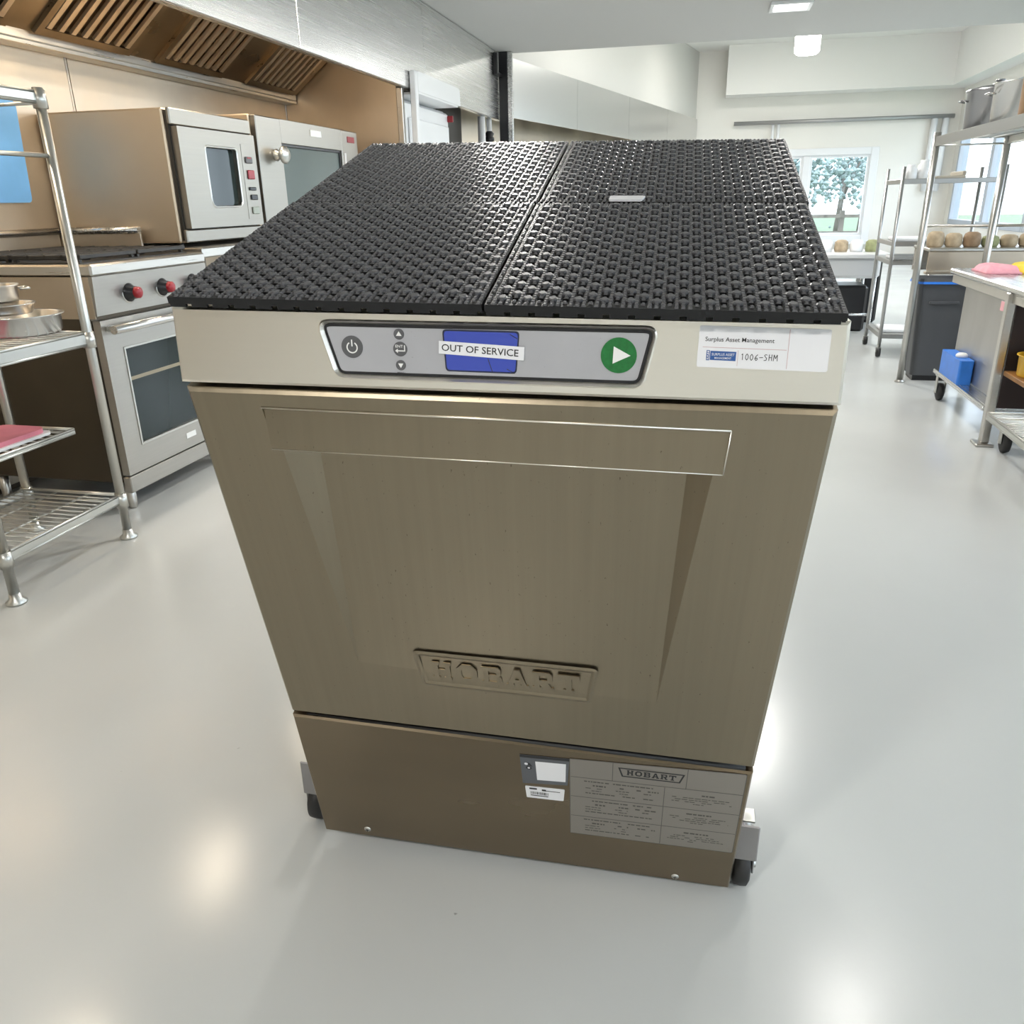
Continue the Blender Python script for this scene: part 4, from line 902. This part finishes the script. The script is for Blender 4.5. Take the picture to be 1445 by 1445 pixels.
# far table under the window
t = thing('sink_table', (1.05, 6.85, 0), 'stainless sink table with pale basin standing before the window wall', 'table')
MB().box(.80, 1.30, 6.55, 7.15, .545, .575, .006).build('top', mat('pale_steel', (.78, .79, .80), .35, .5), t)
MB().box(.82, 1.235, 6.60, 7.10, .40, .5445, .02).build('basin', mat('pale_steel', (.78, .79, .80), .35, .5), t)
for x in (.84, 1.20):
    for y in (6.60, 7.08): MB().cyl((x, y, 0), (x, y, .41), .016, n=10).build('leg', STEEL_H, t)
MB().cyl((.84, 6.60, .14), (1.20, 6.60, .14), .010, n=8).build('stretcher', STEEL_H, t)
random.seed(11)
for k in range(4):
    x = .87+k*.11
    MB().lathe((x, 6.85, .575), [(0, 0), (.045, 0), (.05, .02), (.048, .07), (.03, .085), (0, .088)], n=16).build('food_tub', [WHITE, TANFOOD, WHITE, GREENFOOD][k], label=['white lidded tub at the end of the sink table', 'tan food tub on the sink table next to a white one', 'white lidded tub between the tan and green tubs', 'greenish food tub on the sink table'][k], cat='tub', group='tubs on the sink table')
MB().box(.86, 1.19, 6.70, 7.04, 0, .34, .02).build('storage_crate', BLACK, label='black crate on the floor under the sink table', cat='crate')
MB().box(1.235, 1.36, 7.2, 7.6, 0, .50, .02).build('storage_bin', BLACK, label='upright black bin behind the sink table', cat='bin')

# ================================================================== RIGHT SIDE
# far rack on casters
t = thing('storage_rack', (1.40, 5.85, 0), 'slim grey rack on small wheels with jars on its top shelf', 'rack')
GREYM = mat('rack_grey_metal', (.42, .42, .41), .35, .9)
ax0, ax1, ay0, ay1 = 1.105, 1.66, 5.62, 6.10
for x in (ax0, ax1):
    for y in (ay0, ay1):
        MB().cyl((x, y, .06), (x, y, 1.13), .011, n=10).build('post', GREYM, t)
        wq_ = MB().lathe((x-.012, y, .03), [(0, 0), (.028, 0), (.03, .012), (.028, .024), (0, .024)], n=16, axis='x').build('wheel', RUBBER, t)
        MB().box(x-.016, x+.016, y-.01, y+.01, .03, .062).build('wheel_fork', CHROME, t)
for z in (1.045, .69, .58, .13):
    s = MB(); s.box(ax0, ax1, ay0, ay1, z, z+.012, .003); s.box(ax0-.003, ax1+.003, ay0-.006, ay0, z-.012, z+.016, .002); s.box(ax0-.006, ax0, ay0, ay1, z-.012, z+.016, .002); s.build('shelf', GREYM, t)
CLEAR = mat('jar_white', (.75, .76, .76), .25)
for k, (x, y, h) in enumerate(((1.16, 5.70, .085), (1.235, 5.72, .11), (1.19, 5.92, .07))):
    MB().lathe((x, y, 1.057), [(0, 0), (.033, 0), (.036, .01), (.036, h*.7), (.024, h*.85), (.024, h), (0, h)], n=18).build('jar', CLEAR, label=['short white jar at the corner of the slim rack', 'tall white jar on the slim rack top', 'squat white jar at the back of the slim rack top'][k], cat='jar', group='jars on the slim rack')
tb = MB(); tb.box(1.30, 1.46, 5.66, 5.95, 1.057, 1.075, .004); tb.box(1.44, 1.46, 5.66, 5.95, 1.0755, 1.10, .003)
tb.build('folded_tray', mat('tray_tan', (.42, .38, .31), .5), label='flat tan tray beside the jars on the slim rack', cat='tray')
for k, z in enumerate((.702, .592, .142)):
    MB().box(1.13, 1.34, 5.70, 5.95, z, z+.022, .006).build('folded_linen', WHITE, label=['folded white linen on the upper middle shelf of the slim rack', 'folded white linen on the lower middle shelf of the slim rack', 'folded white linen on the bottom shelf of the slim rack'][k], cat='linen')
# counter with food behind the tall rack
t = thing('back_counter', (1.80, 5.32, 0), 'stainless counter with a deep front apron behind the grey bin', 'counter')
MB().box(1.20, 2.45, 5.14, 5.52, .675, .693, .004).build('top', STEEL, t)
MB().box(1.205, 2.44, 5.15, 5.165, .572, .6745, .002).build('apron', STEEL_TAN, t)
MB().box(1.205, 2.44, 5.50, 5.515, .55, .6745, .002).build('back_apron', STEEL, t)
MB().box(1.19, 2.45, 5.10, 5.145, .555, .571, .003).build('front_ledge', STEEL_TAN, t)
for x in (1.23, 2.41):
    for y in (5.18, 5.48): MB().cyl((x, y, 0), (x, y, .675), .018, n=10).build('leg', STEEL, t)
for x in (1.22, 2.43): MB().box(x-.006, x+.006, 5.42, 5.44, .693, .80).build('rail_post', STEEL, t)
MB().cyl((1.22, 5.43, .80), (2.43, 5.43, .80), .008, n=8).build('back_rail', STEEL, t)
labs = ['round tan food loaf at the end of the counter beside the tall rack post', 'tan food loaf between the end loaf and the darker brown one', 'darker brown food loaf on the counter', 'greenish food loaf next to the darker brown one', 'tan food loaf right beside the greenish one', 'tan food loaf at the window end of the counter row']
for k in range(6):
    x = 1.255+k*.095; h = (.085, .075, .08, .06, .065, .07)[k]
    MB().lathe((x, 5.27, .693), [(0, 0), (.036, 0), (.044, .012), (.046, h*.6), (.040, h*.88), (.024, h), (0, h)], n=16).build('food_loaf', [TANFOOD, TANFOOD, BROWNFOOD, GREENFOOD, TANFOOD, TANFOOD][k], label=labs[k], cat='food', group='loaves on the back counter')
# tall rack with overhead wire shelf
t = thing('overhead_rack', (1.245, 3.8, 0), 'tall steel rack with an overhead wire shelf carrying stock pots', 'rack')
kx0, kx1, ky0, ky1 = 1.085, 1.41, 2.66, 4.84
for x in (kx0, kx1):
    for y in (ky0, ky1): post(t, x, y, 1.265, r=.017, m=mat('rack_post_metal', (.50, .49, .46), .35, 1.0))
s = wire_shelf(t, kx0, kx1, ky0, ky1, 1.235, 60, hgt=.03, cross=3)
MB().box(kx0-.008, kx0-.0045, ky0, ky1, 1.200, 1.245, .001).build('shelf_edge', GREYM, t)
SZ = 1.2395
POT = mat('pot_steel', (0.36, 0.36, 0.37), 0.28, 1.0)
round_pan('stock_pot', (1.225, 4.46, SZ), .125, .165, .006, POT, 'large stainless stock pot with lid on the overhead rack', 'pot', 'stock pots on the overhead rack', handle=(PI,), lid=True)
round_pan('stock_pot', (1.235, 4.12, SZ), .120, .16, .006, STEEL_P, 'shiny stainless stock pot next to the copper pot on the overhead rack', 'pot', 'stock pots on the overhead rack', handle=(PI,), lid=False)
round_pan('copper_pot', (1.235, 3.80, SZ), .11, .26, .008, COPPER, 'tall copper toned pot on the overhead rack', 'pot', 'stock pots on the overhead rack')
# grey bin with blue liner
t = thing('trash_bin', (1.27, 4.98, 0), 'dark grey plastic bin with blue liner between rack and prep table', 'bin')
bq0 = rounded([(1.145, 4.89), (1.36, 4.89), (1.36, 5.07), (1.145, 5.07)], .03); bq1 = rounded([(1.12, 4.875), (1.385, 4.875), (1.385, 5.085), (1.12, 5.085)], .03); n = len(bq0)
MB().add([(a, b, .03) for a, b in bq0]+[(a, b, .545) for a, b in bq1], [tuple(range(n))[::-1]]+[(i, (i+1) % n, n+(i+1) % n, n+i) for i in range(n)]).build('body', GREYBIN, t)
rm = MB(); ring(rm, inset(bq1, -.008), inset(bq1, .006), lambda a, b, h: (a, b, .535+h), .018); rm.build('rim', GREYBIN, t)
MB().box(1.18, 1.33, 4.866, 4.886, .42, .435, .003).build('grip', GREYBIN, t)
MB().box(1.16, 1.345, 4.90, 5.06, 0, .0295).build('base', BLACK, t)
ln = MB(); ring(ln, inset(bq1, -.012), inset(bq1, -.002), lambda a, b, h: (a, b, .525+h), .012); ln.build('liner_edge', BLUE, t)

# prep table on casters under the rack
t = thing('prep_table', (1.50, 3.5, 0), 'stainless prep table on black casters with a solid end panel and open shelf', 'table')
TX0, TX1, TY0, TY1 = 1.15, 1.95, 2.72, 4.46
tp_ = MB(); tp_.box(TX0, TX1, TY0, TY1, .615, .640, .006); tp_.build('top', STEEL_H, t)
MB().box(TX0+.012, TX0+.03, TY0+.02, TY1-.02, .575, .6145, .003).build('apron_rail', STEEL, t)
MB().box(TX0+.07, TX0+.085, 3.64, TY1-.05, .155, .575, .002).build('side_panel', mat('table_side_steel', (.50, .49, .47), .42, 1.0, var=.08, vscale=(6, 6, 2)), t)
MB().box(TX0, TX1-.05, 3.64, TY1, .130, .152, .004).build('lower_ledge', STEEL_H, t)
lg_ = MB().box(TX0-.002, TX0+.03, 3.575, 3.615, .012, .6145, .004).build('leg', STEEL, t)
MB().box(TX0-.025, TX0+.045, 3.555, 3.635, 0, .012, .003).build('foot_plate', STEEL, lg_)
for (x, y) in ((TX1-.06, 3.59), (TX1-.06, TY1-.06)): MB().box(x-.016, x+.016, y-.02, y+.02, .19, .6145, .004).build('leg', STEEL, t)
MB().box(TX0+.01, TX0+.04, TY0+.02, TY0+.05, .15, .6145, .004).build('leg', STEEL, t)
wire_shelf(t, TX0+.004, TX1-.05, TY0+.06, 3.572, .140, 30, hgt=.024, cross=4)
MB().box(TX0+.03, TX1-.06, TY0+.06, 3.57, .295, .315, .003).build('mid_shelf', WOOD, t)
MB().box(TX0+.04, TX1-.09, 3.60, 3.612, .155, .61, .001).build('divider_panel', mat('divider_dark', (.06, .045, .045), .45, .5), t)
MB().box(TX1-.08, TX1-.07, TY0+.05, 3.57, .32, .60).build('back_panel', STEEL_DK, t)
def tcaster(x, y, top):
    w_ = MB().lathe((x-.016, y, .044), [(0, 0), (.03, 0), (.042, .005), (.044, .016), (.042, .027), (.03, .032), (0, .032)], n=24, axis='x').build('caster', RUBBER, t)
    f_ = MB(); f_.box(x-.023, x-.018, y-.016, y+.016, .038, top-.012, .002); f_.box(x+.018, x+.023, y-.016, y+.016, .038, top-.012, .002); f_.box(x-.026, x+.026, y-.024, y+.024, top-.012, top, .003); f_.cyl((x-.026, y, .044), (x+.026, y, .044), .007, n=10)
    f_.build('caster_fork', CHROME, w_)
tcaster(TX0+.035, TY1-.045, .130); tcaster(TX0+.06, 3.49, .116); tcaster(TX1-.10, TY1-.045, .130); tcaster(TX1-.10, TY0+.10, .116); tcaster(TX0+.06, TY0+.10, .116)
stk = MB().box(TX0+.010, TX0+.0118, 3.62, 3.69, .536, .572).build('pink_tag', mat('tag_pink', (.80, .42, .45), .6), t)
# things on and in the prep table
NX, NY = 14, 8
def cloth(name, x0, x1, y0, y1, z, h, m, label):
    mb = MB(); vs = []
    for j in range(NY+1):
        for i in range(NX+1):
            fx, fy = i/NX, j/NY
            e_ = min(fx, 1-fx, fy, 1-fy); vs.append((x0+(x1-x0)*fx, y0+(y1-y0)*fy, z+h*min(1, e_*7+.25)+.006*math.sin(fx*9+fy*5)*min(1, e_*5)))
    fs = [(j*(NX+1)+i, j*(NX+1)+i+1, (j+1)*(NX+1)+i+1, (j+1)*(NX+1)+i) for j in range(NY) for i in range(NX)]
    n = len(vs); vs += [(a, b, z+.0005) for a, b, _ in vs]
    fs += [tuple(n+k for k in reversed(f_)) for f_ in fs]
    bd_ = [i for i in range(NX+1)]+[(j+1)*(NX+1)-1 for j in range(1, NY+1)]+[NY*(NX+1)+i for i in range(NX-1, -1, -1)]+[j*(NX+1) for j in range(NY-1, 0, -1)]
    fs += [(bd_[k], n+bd_[k], n+bd_[(k+1) % len(bd_)], bd_[(k+1) % len(bd_)]) for k in range(len(bd_))]
    return mb.add(vs, fs, True).build(name, m, label=label, cat='cloth')
cloth('folded_cloth', 1.21, 1.35, 4.10, 4.34, .640, .032, PINKC, 'folded pink cloth on the prep table')
cloth('folded_cloth', 1.36, 1.53, 4.12, 4.36, .640, .036, YELLOW, 'folded yellow cloth on the prep table')
b_ = MB(); b_.prism(rounded([(TX0+.004, 4.06), (TX0+.066, 4.06), (TX0+.066, 4.38), (TX0+.004, 4.38)], .012), lambda a, b, h: (a, b, h), .1525, .262)
bx = b_.build('caddy_box', BLUE, label='bright blue plastic box on the ledge of the prep table', cat='box')
MB().lathe((TX0+.035, 4.16, .262), [(0, 0), (.026, 0), (.026, .012), (.018, .02), (0, .022)], n=16).build('cap', ICON, bx)
round_pan('mixing_bowl', (1.275, 3.46, .315), .085, .080, .008, YBOWL, 'yellow plastic bowl on the brown shelf of the prep table', 'bowl')
MB().lathe((1.235, 3.29, .315), [(0, 0), (.05, 0), (.055, .02), (.052, .05), (.03, .06), (0, .06)], n=18).build('white_tub', WHITE, label='small white tub beside the yellow bowl', cat='tub')

# ================================================================== OUTSIDE (seen through the window)
struct('lawn_ground', MB().box(-12, 40, 14.3, 60, -0.5, -0.4), GRASS)
struct('side_ground', MB().box(3.7, 40, -6, 14.29, -0.5, -0.4), GRASS)
f_ = thing('garden_fence', (1.8, 20, -.4), 'dark rail fence across the lawn outside the window', 'fence')
for x in (-1.0, .9, 2.8, 4.7): MB().box(x-.05, x+.05, 19.95, 20.05, -.4, .65).build('fence_post', BARK, f_)
for z in (.15, .5): MB().box(-1.1, 4.8, 19.94, 20.06, z, z+.07).build('fence_rail', BARK, f_)
random.seed(3)
for k, (x, y, h) in enumerate(((1.7, 22.0, 2.6), (3.5, 26, 3.0), (0.3, 30, 3.0), (5.4, 34, 3.4))):
    t = thing('garden_tree', (x, y, -.4), ['small pale tree standing nearest beyond the garden fence', 'leaning leafy tree beyond the garden fence', 'tree at the end of the lawn nearest the hoods', 'tallest tree at the back of the lawn'][k], 'tree', 'trees beyond the garden fence')
    MB().cyl((x, y, -.4), (x+.15, y, h*.8), .09, .05, n=10).build('trunk', BARK, t)
    MB().cyl((x+.05, y, h*.25), (x+.6, y, h*.75), .045, .02, n=8).build('branch', BARK, t)
    cr_ = MB()
    for q in range(420):
        a, b, c_ = random.gauss(0, .55), random.gauss(0, .4), random.gauss(0, .42); s_ = random.uniform(.03, .10)
        cx, cy, cz = x+.1+a, y+b, h*.55+c_
        cr_.add([(cx+s_, cy, cz), (cx-s_, cy, cz), (cx, cy+s_, cz), (cx, cy-s_, cz), (cx, cy, cz+s_), (cx, cy, cz-s_)], [(0, 2, 4), (2, 1, 4), (1, 3, 4), (3, 0, 4), (2, 0, 5), (1, 2, 5), (3, 1, 5), (0, 3, 5)])
    cr_.build('crown', LEAF, t, kind='stuff')
